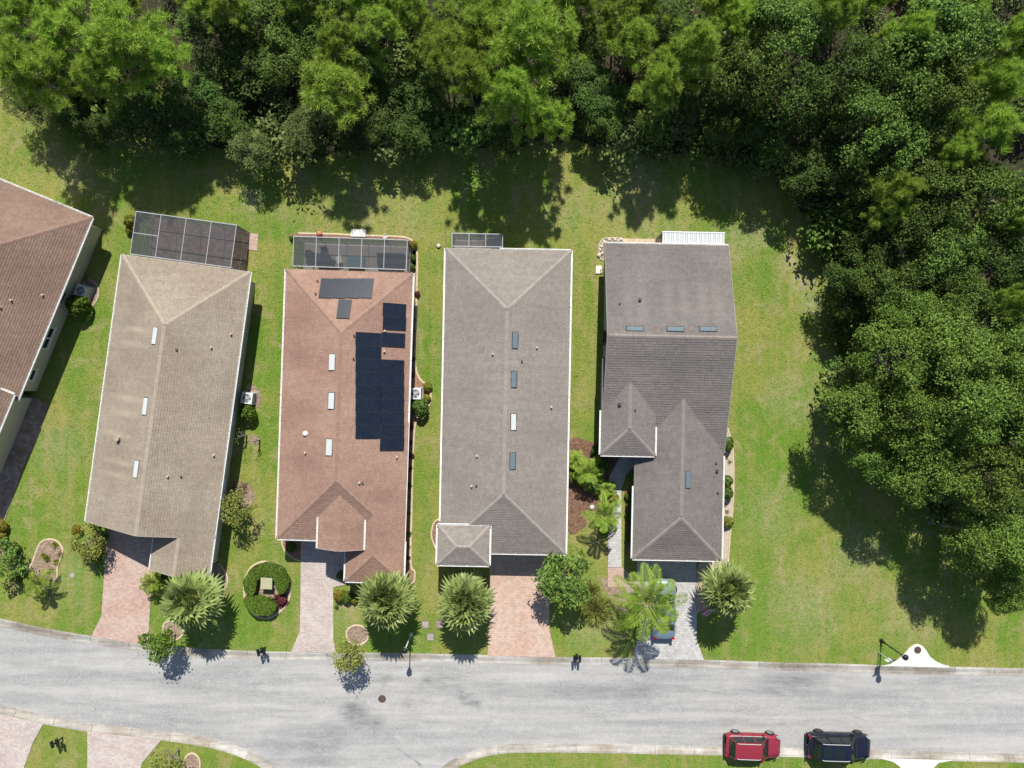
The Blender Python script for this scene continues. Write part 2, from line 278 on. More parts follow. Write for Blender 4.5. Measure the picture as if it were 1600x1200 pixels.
mt['lime'] = M('lime_leaves', (0.29, 0.31, 0.04), .6, island=.3, objvar=.1, trans=.3, spec=.3)
mt['yellow'] = M('golden_leaves', (0.29, 0.24, 0.03), .6, island=.35, trans=.3, spec=.3)
mt['redleaf'] = M('red_leaves', (0.17, 0.045, 0.05), .6, island=.4, trans=.25, spec=.3)
mt['straw'] = M('dry_grass_blades', (0.30, 0.25, 0.13), .9, island=.3)
mt['fan'] = M('fan_palm_leaves', (0.255, 0.320, 0.098), .5, island=.5, objvar=.10, huevar=.006, trans=.3, spec=.4)
mt['pinnate'] = M('feather_palm_leaves', (0.195, 0.285, 0.034), .6, island=.3, objvar=.15, huevar=.01, trans=.3, spec=.15)
mt['rachis'] = M('palm_stem', (0.27, 0.30, 0.07), .6)
mt['core'] = M('shrub_twigs', (0.035, 0.032, 0.018), 1)

# ------------------------------------------------------------------ object helpers
def thing(name, label, cat, loc=(0, 0, 0), rotz=0.0, group=None):
    o = bpy.data.objects.new(name, None); o.empty_display_size = .3; COL.objects.link(o)
    o.location = loc; o.rotation_euler = (0, 0, rotz); o['label'] = label; o['category'] = cat
    if group: o['group'] = group
    return o
def tag(o, label, cat, group=None):
    o['label'] = label; o['category'] = cat
    if group: o['group'] = group
    return o
class MB:
    def __init__(s): s.v = []; s.f = []; s.sm = False
    def add(s, vs, fs):
        n = len(s.v); s.v += [tuple(v) for v in vs]; s.f += [tuple(i + n for i in f) for f in fs]; return s
    def quad(s, *vs): return s.add(vs, [tuple(range(len(vs)))])
    def box(s, c, d, rz=0.0, ax=None):
        cx, cy, cz = c; hx, hy, hz = d[0] / 2, d[1] / 2, d[2] / 2; ca, sa = math.cos(rz), math.sin(rz); vs = []
        for z in (-hz, hz):
            for x, y in ((-hx, -hy), (hx, -hy), (hx, hy), (-hx, hy)):
                vs.append((cx + x * ca - y * sa, cy + x * sa + y * ca, cz + z))
        return s.add(vs, [(0, 3, 2, 1), (4, 5, 6, 7), (0, 1, 5, 4), (1, 2, 6, 5), (2, 3, 7, 6), (3, 0, 4, 7)])
    def beam(s, a, b, w, h, up=Vector((0, 0, 1))):
        a = Vector(a); b = Vector(b); d = (b - a).normalized()
        if abs(d.dot(up)) > .98: up = Vector((1, 0, 0))
        x = d.cross(up).normalized() * (w / 2); y = x.cross(d).normalized() * (h / 2); vs = []
        for p in (a, b): vs += [p - x - y, p + x - y, p + x + y, p - x + y]
        return s.add(vs, [(0, 3, 2, 1), (4, 5, 6, 7), (0, 1, 5, 4), (1, 2, 6, 5), (2, 3, 7, 6), (3, 0, 4, 7)])
    def tube(s, pts, rad, n=8, cap=True):
        pts = [Vector(p) for p in pts]; rad = rad if isinstance(rad, (list, tuple)) else [rad] * len(pts); base = len(s.v); prev = None
        for i, p in enumerate(pts):
            d = (pts[min(i + 1, len(pts) - 1)] - pts[max(i - 1, 0)]).normalized()
            ref = Vector((0, 0, 1)) if abs(d.z) < .9 else Vector((1, 0, 0))
            x = d.cross(ref).normalized(); y = d.cross(x).normalized()
            for k in range(n):
                a = 2 * math.pi * k / n; s.v.append(tuple(p + (x * math.cos(a) + y * math.sin(a)) * rad[i]))
        for i in range(len(pts) - 1):
            for k in range(n):
                s.f.append((base + i * n + k, base + i * n + (k + 1) % n, base + (i + 1) * n + (k + 1) % n, base + (i + 1) * n + k))
        if cap:
            s.f.append(tuple(base + k for k in range(n))[::-1]); s.f.append(tuple(base + (len(pts) - 1) * n + k for k in range(n)))
        return s
    def lathe(s, prof, c=(0, 0, 0), n=16):
        base = len(s.v)
        for r, z in prof:
            for k in range(n):
                a = 2 * math.pi * k / n; s.v.append((c[0] + r * math.cos(a), c[1] + r * math.sin(a), c[2] + z))
        for i in range(len(prof) - 1):
            for k in range(n):
                s.f.append((base + i * n + k, base + i * n + (k + 1) % n, base + (i + 1) * n + (k + 1) % n, base + (i + 1) * n + k))
        s.f.append(tuple(base + k for k in range(n))[::-1]); s.f.append(tuple(base + (len(prof) - 1) * n + k for k in range(n)))
        return s
    def prism(s, poly, z0, z1):
        """closed prism from any simple polygon in the plane"""
        if area(poly) < 0: poly = poly[::-1]
        n = len(poly); b = len(s.v)
        tri = geometry.tessellate_polygon([[Vector((p[0], p[1], 0)) for p in poly]])
        s.v += [(p[0], p[1], z1) for p in poly] + [(p[0], p[1], z0) for p in poly]
        for t in tri:
            t = list(t); a = [poly[i] for i in t]
            if area(a) < 0: t = t[::-1]
            s.f.append(tuple(b + i for i in t)); s.f.append(tuple(b + n + i for i in t[::-1]))
        for i in range(n):
            j = (i + 1) % n; s.f.append((b + j, b + i, b + n + i, b + n + j))
        return s
    def build(s, name, mat, parent=None, loc=None, smooth=False):
        me = bpy.data.meshes.new(name); me.from_pydata(s.v, [], s.f); me.update()
        if smooth or s.sm: me.polygons.foreach_set('use_smooth', [True] * len(me.polygons))
        me.materials.append(mat if not isinstance(mat, str) else mt[mat])
        o = bpy.data.objects.new(name, me); COL.objects.link(o)
        if parent: o.parent = parent
        if loc is not None: o.location = loc
        return o
def area(p):
    return sum(p[i][0] * p[(i + 1) % len(p)][1] - p[(i + 1) % len(p)][0] * p[i][1] for i in range(len(p))) / 2
def mesh_np(name, V, k, mat):
    """mesh of disjoint k-gons from a (n*k,3) array"""
    V = np.ascontiguousarray(V, dtype=np.float32); n = len(V) // k
    me = bpy.data.meshes.new(name); me.vertices.add(len(V)); me.loops.add(len(V)); me.polygons.add(n)
    me.vertices.foreach_set('co', V.ravel()); me.loops.foreach_set('vertex_index', np.arange(len(V), dtype=np.int32))
    me.polygons.foreach_set('loop_start', np.arange(0, len(V), k, dtype=np.int32)); me.update(calc_edges=True); me.validate()
    me.materials.append(mt[mat] if isinstance(mat, str) else mat); return me
def link(name, me, parent=None, loc=None):
    o = bpy.data.objects.new(name, me); COL.objects.link(o)
    if parent: o.parent = parent
    if loc is not None: o.location = loc
    return o
def copy_tree(o, parent=None):
    c = o.copy(); COL.objects.link(c)
    if parent: c.parent = parent
    for ch in [x for x in o.children]: copy_tree(ch, c)
    return c
def inside(p, poly):
    x, y = p[0], p[1]; r = False; n = len(poly)
    for i in range(n):
        x1, y1 = poly[i][0], poly[i][1]; x2, y2 = poly[(i + 1) % n][0], poly[(i + 1) % n][1]
        if (y1 > y) != (y2 > y) and x < (x2 - x1) * (y - y1) / (y2 - y1) + x1: r = not r
    return r
def clip_half(poly, a, b, c):
    """keep a*x+b*y<=c"""
    out = []
    for i in range(len(poly)):
        p = poly[i]; q = poly[(i + 1) % len(poly)]; dp = a * p[0] + b * p[1] - c; dq = a * q[0] + b * q[1] - c
        if dp <= 0: out.append(p)
        if dp * dq < 0:
            t = dp / (dp - dq); out.append((p[0] + (q[0] - p[0]) * t, p[1] + (q[1] - p[1]) * t))
    return out
def clip_rect(poly, x0, x1, y0, y1):
    for a, b, c in ((1, 0, x1), (-1, 0, -x0), (0, 1, y1), (0, -1, -y0)):
        poly = clip_half(poly, a, b, c)
        if len(poly) < 3: return []
    return poly
def smooth_line(pts, n=6):
    out = []
    for i in range(len(pts) - 1):
        p0 = pts[max(i - 1, 0)]; p1 = pts[i]; p2 = pts[i + 1]; p3 = pts[min(i + 2, len(pts) - 1)]
        for k in range(n):
            t = k / n
            out.append(tuple(.5 * ((2 * p1[j]) + (-p0[j] + p2[j]) * t + (2 * p0[j] - 5 * p1[j] + 4 * p2[j] - p3[j]) * t * t + (-p0[j] + 3 * p1[j] - 3 * p2[j] + p3[j]) * t ** 3) for j in range(2)))
    out.append(tuple(pts[-1][:2])); return out
def smooth_loop(pts, n=5):
    m = len(pts); ext = [pts[-1]] + list(pts) + [pts[0], pts[1]]; out = []
    for i in range(1, m + 1):
        p0, p1, p2, p3 = ext[i - 1], ext[i], ext[i + 1], ext[i + 2]
        for k in range(n):
            t = k / n
            out.append(tuple(.5 * ((2 * p1[j]) + (-p0[j] + p2[j]) * t + (2 * p0[j] - 5 * p1[j] + 4 * p2[j] - p3[j]) * t * t + (-p0[j] + 3 * p1[j] - 3 * p2[j] + p3[j]) * t ** 3) for j in range(2)))
    return out
def gp(pts, z=0.0): return [tuple(G(x, y, z)[:2]) for x, y in pts]
def offset_line(pts, d):
    out = []
    for i, p in enumerate(pts):
        a = pts[max(i - 1, 0)]; b = pts[min(i + 1, len(pts) - 1)]; t = Vector((b[0] - a[0], b[1] - a[1])).normalized()
        out.append((p[0] + t.y * d, p[1] - t.x * d))      # to the right of travel
    return out
def structure(o): o['kind'] = 'structure'; return o
def stuff(o): o['kind'] = 'stuff'; return o

# ------------------------------------------------------------------ ground, road, kerbs
B = 160
g = MB(); g.quad((-B, -B, -.2), (B, -B, -.2), (B, B, -.2), (-B, B, -.2)); structure(g.build('ground', 'soil'))
nk = gp([(-400, 880), (-120, 941), (0, 967), (60, 980), (140, 994), (220, 1005.5), (300, 1013), (400, 1018), (520, 1019.5), (640, 1021.5), (760, 1024), (870, 1027), (1000, 1029), (1100, 1031.5), (1200, 1035), (1300, 1037.5), (1400, 1040.5), (1600, 1045), (1900, 1052), (2300, 1062)])
nk = smooth_line(nk, 4)
lawn_n = nk + [(B, nk[-1][1]), (B, B), (-B, B), (-B, nk[0][1])]
sl = smooth_line(gp([(-400, 1035), (-120, 1090), (0, 1115), (70, 1131), (140, 1143), (200, 1150), (260, 1157), (320, 1166), (370, 1180), (410, 1200), (450, 1235), (480, 1290), (490, 1400), (490, 1900)]), 4)
sr = smooth_line(gp([(630, 1900), (630, 1400), (640, 1290), (665, 1240), (700, 1208), (730, 1191), (770, 1179), (830, 1175), (950, 1176), (1100, 1179), (1200, 1181), (1400, 1186), (1600, 1191), (1900, 1198), (2300, 1208)]), 4)
lawn = MB(); lawn.prism(lawn_n, -.2, 0); structure(lawn.build('lawn_north', 'lawn'))
lw = MB(); lw.prism(sl + [(sl[-1][0], -B), (-B, -B), (-B, sl[0][1])], -.2, 0); structure(lw.build('lawn_south_west', 'lawn'))
le = MB(); le.prism(sr + [(B, sr[-1][1]), (B, -B), (sr[0][0], -B)], -.2, 0); structure(le.build('lawn_south_east', 'lawn'))
rd = MB(); rd.prism(nk + [(B, nk[-1][1]), (B, sr[-1][1])] + sr[::-1] + sl[::-1] + [(-B, sl[0][1]), (-B, nk[0][1])], -.19, -.10)
structure(rd.build('road', 'road'))
def kerb(name, line, side):
    root = bpy.data.objects.new(name, None); COL.objects.link(root); root['kind'] = 'structure'
    prof = [(-.04, -.16), (-.04, .012), (.10, .010), (.20, -.02), (.40, -.075), (.62, -.088), (.62, -.16)]
    # resample
    L = [0]
    for i in range(1, len(line)): L.append(L[-1] + math.dist(line[i], line[i - 1]))
    def at(s):
        for i in range(1, len(line)):
            if s <= L[i]:
                t = (s - L[i - 1]) / (L[i] - L[i - 1]); return (line[i - 1][0] + (line[i][0] - line[i - 1][0]) * t, line[i - 1][1] + (line[i][1] - line[i - 1][1]) * t)
        return line[-1]
    seg = 3.05; n = int(L[-1] / seg)
    for k in range(n):
        a = k * seg + .012; b = (k + 1) * seg - .012
        pts = [at(a + (b - a) * j / 6) for j in range(7)]
        mid = pts[3]
        if not (-41 < mid[0] < 41 and -34 < mid[1] < 5): continue
        tan = []
        for j in range(7):
            s = a + (b - a) * j / 6; p = at(max(s - .05, 0)); q = at(min(s + .05, L[-1] - 1e-4)); tan.append(Vector((q[0] - p[0], q[1] - p[1])).normalized())
        m = MB(); np_ = len(prof)
        for j in range(7):
            nx, ny = tan[j].y * side, -tan[j].x * side
            for d, z in prof: m.v.append((pts[j][0] - mid[0] + nx * d, pts[j][1] - mid[1] + ny * d, z))
        for j in range(6):
            for q in range(np_ - 1):
                f = (j * np_ + q, j * np_ + q + 1, (j + 1) * np_ + q + 1, (j + 1) * np_ + q); m.f.append(f if side < 0 else f[::-1])
        m.f.append(tuple(range(np_))); m.f.append(tuple(6 * np_ + q for q in range(np_))[::-1])
        m.build('kerb_segment', 'kerb', root, (mid[0], mid[1], 0))
kerb('kerb_north', nk, 1); kerb('kerb_south_west', sl, -1); kerb('kerb_south_east', sr, -1)

def strip(name, line, prof_w, h, mat, parent=None, z=0.0):
    """edging of rectangular section with a rounded top along a line"""
    m = MB(); prof = [(-prof_w / 2, z), (-prof_w / 2, z + h * .7), (-prof_w * .25, z + h), (prof_w * .25, z + h), (prof_w / 2, z + h * .7), (prof_w / 2, z)]; n = len(prof)
    for i, p in enumerate(line):
        a = line[max(i - 1, 0)]; b = line[min(i + 1, len(line) - 1)]; t = Vector((b[0] - a[0], b[1] - a[1])).normalized()
        for d, zz in prof: m.v.append((p[0] + t.y * d, p[1] - t.x * d, zz))
    for i in range(len(line) - 1):
        for q in range(n - 1): m.f.append((i * n + q, i * n + q + 1, (i + 1) * n + q + 1, (i + 1) * n + q))
    m.f.append(tuple(range(n))); m.f.append(tuple((len(line) - 1) * n + q for q in range(n))[::-1])
    return m.build(name, mat, parent)

def pavers(name, poly, ang, w, h, mat, parent, z=.05, bond='run'):
    """every paver its own block, joined into one part"""
    ca, sa = math.cos(-ang), math.sin(-ang); loc = [(x * ca - y * sa, x * sa + y * ca) for x, y in poly]
    x0 = min(p[0] for p in loc); x1 = max(p[0] for p in loc); y0 = min(p[1] for p in loc); y1 = max(p[1] for p in loc); gap = .011
    m = MB(); ci, si = math.cos(ang), math.sin(ang); r = 0; y = y0
    while y < y1:
        x = x0 - (w / 2 if (r % 2 and bond == 'run') else 0)
        while x < x1:
            c = clip_rect(loc, x + gap / 2, x + w - gap / 2, y + gap / 2, y + h - gap / 2)
            if len(c) >= 3 and abs(area(c)) > .0015:
                if area(c) < 0: c = c[::-1]
                zz = z + random.uniform(-.003, .003); tx = random.uniform(-.012, .012); ty = random.uniform(-.012, .012); n = len(c); b = len(m.v); cx, cy = c[0]
                for px, py in c: m.v.append((px * ci - py * si, px * si + py * ci, zz + (px - cx) * tx + (py - cy) * ty))
                for px, py in c: m.v.append((px * ci - py * si, px * si + py * ci, z - .035))
                m.f.append(tuple(b + i for i in range(n)))
                for i in range(n): m.f.append((b + (i + 1) % n, b + i, b + n + i, b + n + (i + 1) % n))
            x += w
        y += h; r += 1
    o = m.build(name, mat, parent); o['kind'] = 'stuff'; return o
NOGRASS = []
def paved(name, px, ang, w, h, mat, z=.05, border=None):
    poly = gp(px); NOGRASS.append(poly)
    base = MB(); base.prism(poly, -.15, z - .02); o = structure(base.build(name, 'joint'))
    pavers('pavers', poly, ang, w, h, mat, o, z)
    return o
paved('driveway_tan_house', [(168, 808), (243, 812), (243, 834), (235, 950), (233, 982), (237, 1007.5), (186, 1001), (143, 994), (159, 962), (166, 850)], -.136, .24, .16, 'pav_pink')
paved('driveway_solar_house', [(471, 826), (566, 826), (566, 880), (556, 910), (521, 917), (521, 1000), (526, 1019.5), (455, 1018.5), (469, 985)], -.034, .24, .16, 'pav_rose')
paved('driveway_grey_house', [(764, 850), (858, 852), (858.5, 985), (868, 1026.5), (815, 1025.5), (762, 1024), (765, 950)], -.019, .24, .16, 'pav_peach')
paved('driveway_slate_house', [(994, 858), (1088, 858), (1088.5, 1000), (1100, 1031), (1045, 1030), (988, 1028.5), (999, 990)], -.02, .24, .20, 'pav_grey')
paved('walkway_slate_house', [(950, 886), (971, 886), (970.5, 765), (978, 742), (1000, 722), (990, 708), (968, 716), (952, 744), (950.5, 765)], -.02, .24, .20, 'pav_grey')
paved('walkway_slate_house_end', [(950, 917), (978, 917), (978, 926), (998, 926), (996, 905), (972, 886.5), (950, 886.5)], -.02, .24, .16, 'pav_pink')
paved('border_pavers_slate_house', [(1088.8, 905), (1101, 905), (1101, 940), (1088.8, 960)], -.02, .2, .10, 'pav_peach')
paved('driveway_lower_left', [(-40, 1106), (0, 1115), (68, 1131), (52, 1160), (36, 1204), (36, 1230), (-40, 1230)], -.2, .24, .16, 'pav_rose')
paved('driveway_lower_right', [(137, 1143), (200, 1150), (252, 1156.5), (222, 1192), (214, 1230), (137, 1230)], -.1, .24, .16, 'pav_rose')
paved('walkway_brown_house', [(54, 620), (75, 634), (60, 682), (38, 727), (8, 812), (-20, 870), (-60, 850), (-40, 730), (0, 690), (25, 660)], -.39, .30, .22, 'pav_brown')
# storm inlet aprons of new concrete
def apron(name, px, cover):
    NOGRASS.append(gp(px)); m = MB(); m.prism(gp(px), -.15, .03); o = structure(m.build(name, 'white_concrete')); return o
apron('inlet_apron', [(1377, 1040.2), (1390, 1038), (1402, 1031), (1413, 1021), (1421, 1012), (1428, 1007), (1434, 1006), (1441, 1009), (1447, 1016), (1453, 1026), (1462, 1033), (1472, 1038), (1483, 1040.5), (1483, 1043.0), (1430, 1041.5)], None)
apron('driveway_apron', [(1376, 1185), (1395, 1190), (1406, 1198), (1410, 1230), (1455, 1230), (1458, 1200), (1466, 1192), (1488, 1188), (1440, 1186.5)], None)

def manhole(loc, r, label, name='manhole_cover'):
    t = thing(name, label, 'manhole', loc)
    m = MB(); m.lathe([(r, -.02), (r, .004), (r * .97, .012), (r * .9, .012), (r * .89, .006)], n=28); m.build('ring_frame', 'iron', t)
    m = MB(); m.lathe([(r * .88, -.01), (r * .88, .008), (r * .80, .010), (.001, .010)], n=28)
    for k in range(-3, 4):
        for j in range(-3, 4):
            if (k * k + j * j) < 9.5: m.box((k * r * .24, j * r * .24, .013), (r * .14, r * .07, .008), (k + j) % 2 * math.pi / 2)
    m.build('lid', 'iron', t)
manhole(G(1433.5, 1015.5) + Vector((0, 0, .031)), .28, 'round brown iron cover set in the white concrete inlet apron')
manhole(G(597, 1092, -.1) + Vector((0, 0, .003)), .30, 'round dark manhole cover in the asphalt by the side street')
for (px, py, lb) in ((664.5, 976, 'tan square meter box half under the shadow of the fan palm'), (687, 975, 'tan square meter box beside the palm by the peach driveway'), (672.5, 995, 'greyish square meter box in the grass nearest the kerb')):
    t = thing('meter_box', lb, 'meter box', G(px, py), -.02, 'concrete meter boxes in the verge')
    m = MB(); m.box((0, 0, .012), (.62, .62, .03)); m.build('box_rim', 'joint', t)
    m = MB(); m.box((0, 0, .030), (.46, .46, .012)); m.lathe([(.11, 0), (.11, .01), (.09, .012)], (0, 0, .036), 14); m.build('lid', 'kerb', t)
t = thing('valve_cover', 'small round grey valve cover in the lawn beside the kidney shaped bed', 'valve cover', G(113, 899)); m = MB(); m.lathe([(.17, 0), (.17, .02), (.14, .03)], n=18); m.build('lid', 'greywall', t)

# ------------------------------------------------------------------ houses
class House:
    def __init__(s, label, cpx, theta, roofmat, capmat, wallmat, ze=2.6, ov=.5):
        s.o = G(*cpx, ze); s.th = theta; s.ze = ze; s.ov = ov; s.roofmat = roofmat; s.capmat = capmat; s.wallmat = wallmat
        s.root = thing('house', label, 'house', (s.o.x, s.o.y, 0), theta); s.vols = []; s.idx = 0
    def L(s, px, py, z):
        w = G(px, py, z); dx, dy = w.x - s.o.x, w.y - s.o.y; c, n = math.cos(-s.th), math.sin(-s.th)
        return (dx * c - dy * n, dx * n + dy * c)
    def vol(s, TL, TR, BR, BL, sides, ze=None, pitch=.417, walls=True):
        """sides: dict of L R F B -> pitch (sloping side) ; missing = gable"""
        ze = ze or s.ze; p = [s.L(*q, ze) for q in (TL, TR, BR, BL)]
        x0 = (p[0][0] + p[3][0]) / 2; x1 = (p[1][0] + p[2][0]) / 2; y1 = (p[0][1] + p[1][1]) / 2; y0 = (p[2][1] + p[3][1]) / 2
        v = dict(x0=x0, x1=x1, y0=y0, y1=y1, ze=ze, walls=walls, pl={})
        for k in sides:
            pt = sides[k] if isinstance(sides, dict) else pitch
            # z = ze + a x + b y + c
            v['pl'][k] = {'L': (pt, 0, -pt * x0), 'R': (-pt, 0, pt * x1), 'F': (0, pt, -pt * y0), 'B': (0, -pt, pt * y1)}[k]
        s.vols.append(v); return v
    def h(s, v, x, y): return v['ze'] + min(a * x + b * y + c for a, b, c in v['pl'].values())
    def top(s, x, y, skip=None):
        z = -1e9
        for v in s.vols:
            if v is skip: continue
            if v['x0'] - .01 <= x <= v['x1'] + .01 and v['y0'] - .01 <= y <= v['y1'] + .01: z = max(z, s.h(v, x, y))
        return z
    def visible(s, v, x, y, eps=.012):
        z = s.h(v, x, y); i = s.vols.index(v)
        for j, w in enumerate(s.vols):
            if w is v: continue
            if w['x0'] < x < w['x1'] and w['y0'] < y < w['y1']:
                zw = s.h(w, x, y)
                if zw > z + eps or (abs(zw - z) <= eps and j < i): return False
        return True
    def polys(s, v):
        out = {}
        for k, (a, b, c) in v['pl'].items():
            p = [(v['x0'], v['y0']), (v['x1'], v['y0']), (v['x1'], v['y1']), (v['x0'], v['y1'])]
            for j, (a2, b2, c2) in v['pl'].items():
                if j != k and p: p = clip_half(p, a - a2, b - b2, c2 - c)
            if len(p) >= 3: out[k] = p
        return out
    def build(s, expo=.185, tabw=.31):
        sh = MB(); caps = MB(); roof = MB()
        for vi, v in enumerate(s.vols):
            sink = .03 + .004 * vi; polys = s.polys(v); thick = .17
            for k, p in polys.items():
                a, b, c = v['pl'][k]; z = lambda q: v['ze'] + a * q[0] + b * q[1] + c
                roof.add([(q[0], q[1], z(q) - sink + .022) for q in p], [tuple(range(len(p)))])
                roof.add([(q[0], q[1], z(q) - sink - thick) for q in p], [tuple(range(len(p)))[::-1]])
                for i in range(len(p)):
                    q, r = p[i], p[(i + 1) % len(p)]
                    on = any(abs(q[d] - e) < 1e-6 and abs(r[d] - e) < 1e-6 for d, e in ((0, v['x0']), (0, v['x1']), (1, v['y0']), (1, v['y1'])))
                    if on: roof.add([(q[0], q[1], z(q) - sink - thick), (r[0], r[1], z(r) - sink - thick), (r[0], r[1], z(r) - sink + .022), (q[0], q[1], z(q) - sink + .022)], [(0, 1, 2, 3)])
                # shingles in the plane of this slope
                g = Vector((a, b)); sl = g.length; up2 = g / sl; al2 = Vector((up2.y, -up2.x)); cs = 1 / math.sqrt(1 + sl * sl); nrm = Vector((-a, -b, 1)).normalized()
                org = Vector((v['x0'], v['y0']))
                pu = [((Vector(q) - org).dot(al2), (Vector(q) - org).dot(up2) / cs) for q in p]
                if area(pu) < 0: pu = pu[::-1]
                u0 = min(q[0] for q in pu); u1 = max(q[0] for q in pu); v0 = min(q[1] for q in pu); v1 = max(q[1] for q in pu)
                def P3(u, w, lift):
                    q = org + al2 * u + up2 * (w * cs); zz = v['ze'] + a * q.x + b * q.y + c
                    return Vector((q.x, q.y, zz)) + nrm * lift
                w = v0; r = 0
                while w < v1:
                    u = u0 - tabw * ((r % 2) * .5 + random.uniform(0, .15)); e0 = w - (.03 if r == 0 else 0); e1 = w + expo + .02
                    while u < u1:
                        tw = tabw * random.uniform(.6, 1.1)
                        cu = max(min(u + tw / 2, u1), u0); q = org + al2 * cu + up2 * ((w + expo / 2) * cs)
                        cp = clip_rect(pu, u + .003, u + tw - .003, e0, e1)
                        if len(cp) >= 3 and (s.visible(v, q.x, q.y) or any(s.visible(v, *(org + al2 * t[0] + up2 * (t[1] * cs))) for t in cp)):
                            lo = random.uniform(.018, .030); n0 = len(sh.v); low = [t for t in cp if t[1] < e0 + .004]
                            for t in cp: sh.v.append(tuple(P3(t[0], t[1], .002 + lo * (1 - (t[1] - e0) / (e1 - e0)))))
                            sh.f.append(tuple(range(n0, n0 + len(cp))))
                            if len(low) >= 2:
                                la, lb = min(low), max(low); n1 = len(sh.v)
                                ia = n0 + cp.index(la); ib = n0 + cp.index(lb)
                                sh.v += [tuple(P3(la[0], la[1], -.012)), tuple(P3(lb[0], lb[1], -.012))]
                                sh.f.append((n1, n1 + 1, ib, ia))
                        u += tw
                    w += expo; r += 1
            # ridge and hip caps
            ks = list(polys)
            for i in range(len(ks)):
                for j in range(i):
                    pa, pb = polys[ks[i]], polys[ks[j]]
                    com = [q for q in pa if any(math.dist(q, t) < 1e-5 for t in pb)]
                    if len(com) == 2:
                        q0, q1 = Vector(com[0]), Vector(com[1])
                        if s.h(v, *q0) > s.h(v, *q1): q0, q1 = q1, q0
                        ln = (q1 - q0).length; n = int(ln / .2)
                        d = (q1 - q0) / ln; sd = Vector((-d.y, d.x)) * .135
                        for k in range(n):
                            c0 = q0 + d * (k * .2); c1 = q0 + d * min(k * .2 + .23, ln); mid = (c0 + c1) / 2
                            if not s.visible(v, mid.x, mid.y, .03): continue
                            lift = .030 + random.uniform(0, .006); vs = []
                            for t, l in ((c0, lift), (c1, lift - .012)):
                                for o in (-1, 0, 1):
                                    q = t + sd * o; vs.append((q.x, q.y, min(s.h(v, t.x, t.y), s.h(v, q.x, q.y)) + l + (.0 if o else .008)))
                            vs += [(x, y, z - .03) for x, y, z in vs[:3]]
                            caps.add(vs, [(0, 1, 4, 3), (1, 2, 5, 4), (6, 7, 1, 0), (7, 8, 2, 1)])
            # walls
            if v['walls']:
                ov = s.ov + .003 * vi; x0, x1, y0, y1 = v['x0'] + ov, v['x1'] - ov, v['y0'] + ov, v['y1'] - ov; m = MB()
                top = v['ze'] - .08
                m.box(((x0 + x1) / 2, (y0 + y1) / 2, top / 2), (x1 - x0, y1 - y0, top))
                for side, yy in (('F', y0), ('B', y1)):
                    if side not in v['pl'] and 'L' in v['pl'] and 'R' in v['pl']:
                        xm = (x0 + x1) / 2; sg = 1 if side == 'F' else -1; zt = s.h(v, xm, yy) - .25
                        A = [(x0, top), (x1, top), (xm, zt)]
                        m.add([(x, yy, z) for x, z in A] + [(x, yy + sg * .2, z) for x, z in A], [(0, 1, 2), (5, 4, 3), (0, 3, 4, 1), (1, 4, 5, 2), (2, 5, 3, 0)])
                for side, xx in (('L', x0), ('R', x1)):
                    if side not in v['pl'] and 'F' in v['pl'] and 'B' in v['pl']:
                        a, b, c = v['pl']['F']; a2, b2, c2 = v['pl']['B']; ym = (c2 - c) / (b - b2); sg = 1 if side == 'L' else -1; zt = s.h(v, xx, ym) - .25
                        A = [(y0, top), (y1, top), (ym, zt)]
                        m.add([(xx, y, z) for y, z in A] + [(xx + sg * .2, y, z) for y, z in A], [(0, 1, 2), (5, 4, 3), (0, 3, 4, 1), (1, 4, 5, 2), (2, 5, 3, 0)])
                m.build('wall', s.wallmat, s.root)
        r = roof.build('roof', 'deck', s.root)
        o = sh.build('shingles', s.roofmat, r); o['kind'] = 'stuff'
        o = caps.build('ridge_caps', s.capmat, r); o['kind'] = 'stuff'
        s.roof = r
    def gutter(s, v, side, a=0.0, b=1.0, mat='white', w=.105):
        z = v['ze'] - .02; x0, x1, y0, y1 = v['x0'], v['x1'], v['y0'], v['y1']
        if side == 'L': p, q, n = (x0, y0 + (y1 - y0) * a), (x0, y0 + (y1 - y0) * b), (-1, 0)
        if side == 'R': p, q, n = (x1, y0 + (y1 - y0) * a), (x1, y0 + (y1 - y0) * b), (1, 0)
        if side == 'F': p, q, n = (x0 + (x1 - x0) * a, y0), (x0 + (x1 - x0) * b, y0), (0, -1)
        if side == 'B': p, q, n = (x0 + (x1 - x0) * a, y1), (x0 + (x1 - x0) * b, y1), (0, 1)
        m = MB(); L = math.dist(p, q); d = ((q[0] - p[0]) / L, (q[1] - p[1]) / L)
        def seg(off, ww, z0, z1):
            ax, ay = p[0] + n[0] * off, p[1] + n[1] * off; bx, by = q[0] + n[0] * off, q[1] + n[1] * off
            m.beam((ax, ay, (z0 + z1) / 2), (bx, by, (z0 + z1) / 2), ww, z1 - z0)
        seg(.018, .02, z - .12, z + .02); seg(.018 + w / 2, w - .022, z - .118, z - .09); seg(.018 + w - .022, .045, z - .12, z + .012)
        k = .25
        while k < L:
            cx, cy = p[0] + d[0] * k, p[1] + d[1] * k
            m.beam((cx + n[0] * .028, cy + n[1] * .028, z + .004), (cx + n[0] * (w - .01), cy + n[1] * (w - .01), z + .004), .05, .012); k += .95
        m.build('gutter', mat, s.root)
